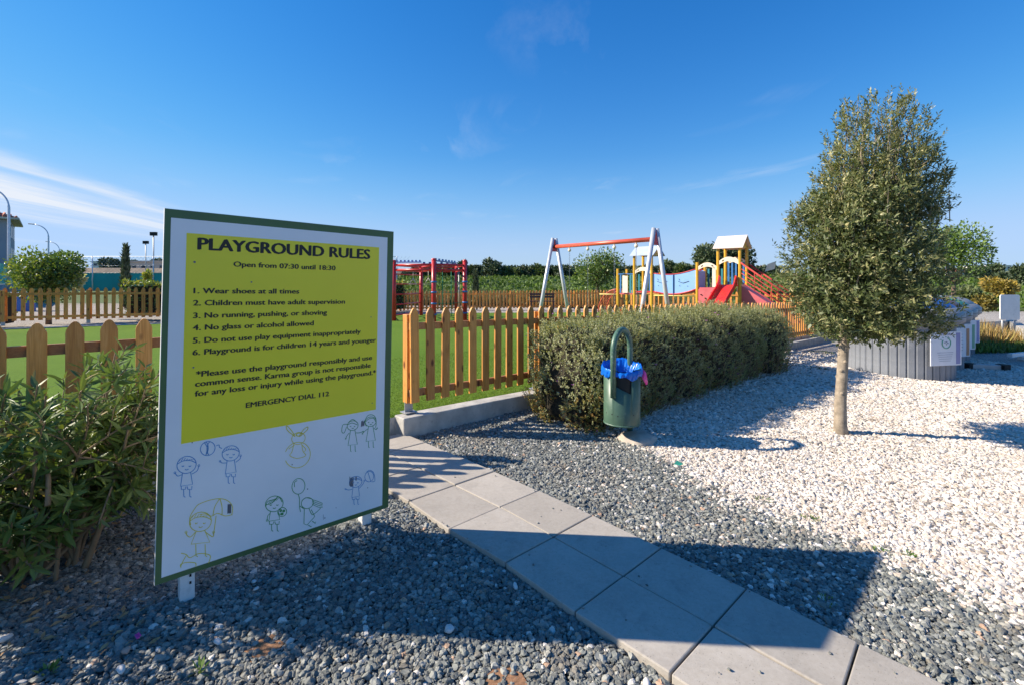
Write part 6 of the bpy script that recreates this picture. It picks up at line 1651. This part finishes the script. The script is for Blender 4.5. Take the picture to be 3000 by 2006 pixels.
mb = MB(); mb.add([c00 + up, c10 + up, c11 + up, c01 + up, r0, r1], [(0, 1, 4), (1, 2, 5, 4), (2, 3, 5), (3, 0, 4, 5), (3, 2, 1, 0)]); mb.build('roof', M['tile_roof'], hs_)
mb = MB(); mb.hexa([q + Vector((0, 0, eh - .32)) for q in (c00, c10, c11, c01)] + [q + Vector((0, 0, eh - .105)) for q in (c00, c10, c11, c01)]); mb.build('eaves', M['wall_cream'], hs_)
# roof tiles as ribs
for i in range(34):
    a = c00 + (c01 - c00) * (i + .5) / 34 + up; mb = MB()
    f_ = (i + .5) / 34; top_ = (r0 if f_ < .32 else (r1 if f_ > .68 else r0.lerp(r1, (f_ - .32) / .36)))
    f2 = min(1, min(f_, 1 - f_) / .32); b_ = a.lerp(Vector((top_.x, top_.y, top_.z)), 1) if f2 >= 1 else a + (he * (w1 / 2 + o_) + Vector((0, 0, 2.4))) * f2
    mb.tube([a + Vector((0, 0, .04)), b_ + Vector((0, 0, .04))], .13, 5); mb.build('roof_tile_row', M['tile_roof'], hs_)
for fl in range(3):
    for j in range(3):
        c_ = H0 + he * (2.2 + j * 3.0) - hf * .03; mb = MB(); z0 = 1.0 + fl * 3.0
        mb.prism([c_ + Vector((0, 0, z0)), c_ + he * 1.1 + Vector((0, 0, z0)), c_ + he * 1.1 + Vector((0, 0, z0 + 1.7)), c_ + Vector((0, 0, z0 + 1.7))], hf * .06); mb.build('window', M['glass'], hs_)
    for j in range(3):
        c_ = H0 + hf * (2.6 + j * 5) - he * .03; z0 = 1.0 + fl * 3.0; mb = MB(); mb.prism([c_ + Vector((0, 0, z0)), c_ + hf * 1.3 + Vector((0, 0, z0)), c_ + hf * 1.3 + Vector((0, 0, z0 + 1.6)), c_ + Vector((0, 0, z0 + 1.6))], he * .06); mb.build('window', M['glass'], hs_)
def house(px0, px1, yt, yb, Y, wallm, label, roofm=None, depth=8, nwin=3, name='house'):
    x0_, x1_ = (px0 - 1500) / F * Y, (px1 - 1500) / F * Y; z1 = EYE - (yt - HY) / F * Y; z0 = EYE - (yb - HY) / F * Y
    root = empty(name, ((x0_ + x1_) / 2, Y, z0), label=label, cat='building'); xc, w_ = (x0_ + x1_) / 2, x1_ - x0_; zw = z1 if not roofm else z0 + (z1 - z0) * .62
    mb = MB(); mb.box((xc, Y + depth / 2, (z0 - 2 + zw) / 2), (w_, depth, zw - z0 + 2)); mb.build('wall', M[wallm], root)
    if roofm:
        mb = MB(); e_0 = [(xc - w_ / 2 - .3, Y - .3, zw), (xc + w_ / 2 + .3, Y - .3, zw), (xc + w_ / 2 + .3, Y + depth + .3, zw), (xc - w_ / 2 - .3, Y + depth + .3, zw), (xc - w_ / 4, Y + depth / 2, z1), (xc + w_ / 4, Y + depth / 2, z1)]
        mb.add(e_0, [(0, 1, 5, 4), (1, 2, 5), (2, 3, 4, 5), (3, 0, 4), (3, 2, 1, 0)]); mb.build('roof', M[roofm], root)
    else:
        mb = MB(); mb.box((xc, Y + depth / 2, zw + .12), (w_ + .5, depth + .5, .24)); mb.build('roof', M[wallm], root)
    for j in range(nwin):
        hh_ = max(.6, (zw - z0) * .32); mb = MB(); mb.box((xc - w_ / 2 + w_ * (j + .5) / nwin, Y - .02, z0 + (zw - z0) * .55), (w_ / nwin * .4, .08, hh_)); mb.build('window', M['glass'], root)
house(380, 620, 768, 802, 95, 'wall_cream', 'long low cream building with flat roof between cypress and sign', nwin=9, name='low_building')
house(268, 292, 768, 785, 130, 'wall_white', 'small white block left of the dark trees beyond the courts', nwin=1)
house(1150, 1268, 793, 806, 150, 'wall_white', 'long low white building on the horizon behind the climbing frame', nwin=10, name='low_building')
mb = MB(); mb.add([(-80, 82, 0), (-20, 82, 0), (-20, 86, 3.6), (-80, 86, 3.9), (-80, 95, 3.9), (-20, 95, 3.6)], [(0, 1, 2, 3), (3, 2, 5, 4)]); mb.build('earth_bank', M['rust'], kind='structure')
house(2800, 2848, 786, 812, 170, 'wall_white', 'house with orange-red roof at the right between feathery and dark trees', 'tile_roof', nwin=2)
house(2852, 2895, 782, 797, 230, 'wall_white', 'white house just right of the orange-roofed house', nwin=4)
house(2922, 2962, 779, 792, 230, 'wall_white', 'white flat house between two dark pointed trees at the right', nwin=3)
house(2975, 3040, 784, 800, 240, 'wall_cream', 'cream house behind the dark tree at the right picture edge', nwin=4)
house(2208, 2228, 784, 798, 300, 'wall_white', 'small white house right of the evergreen trees', nwin=2)
house(2232, 2258, 778, 793, 320, 'wall_white', 'small house with red roof beyond the rope ramp', 'tile_roof', nwin=2)
house(2262, 2284, 785, 800, 290, 'wall_cream', 'small cream house left of the clipped tree crown', nwin=2)
# blue box by the fence
p_ = ray(62, 888, 24); root = empty('blue_box', (p_.x, 24, float(gz(p_.x, 24))), label='blue box-shaped container with pale top seen between the left fence pickets', cat='container')
mb = MB(); mb.box((p_.x, 24, .45), (.85, .7, .9), .2); mb.build('body', M['lid_blue'], root, bevel=.03)
mb = MB(); mb.box((p_.x, 24, .95), (.92, .76, .1), .2); mb.build('lid', M['white_paint'], root, bevel=.02)
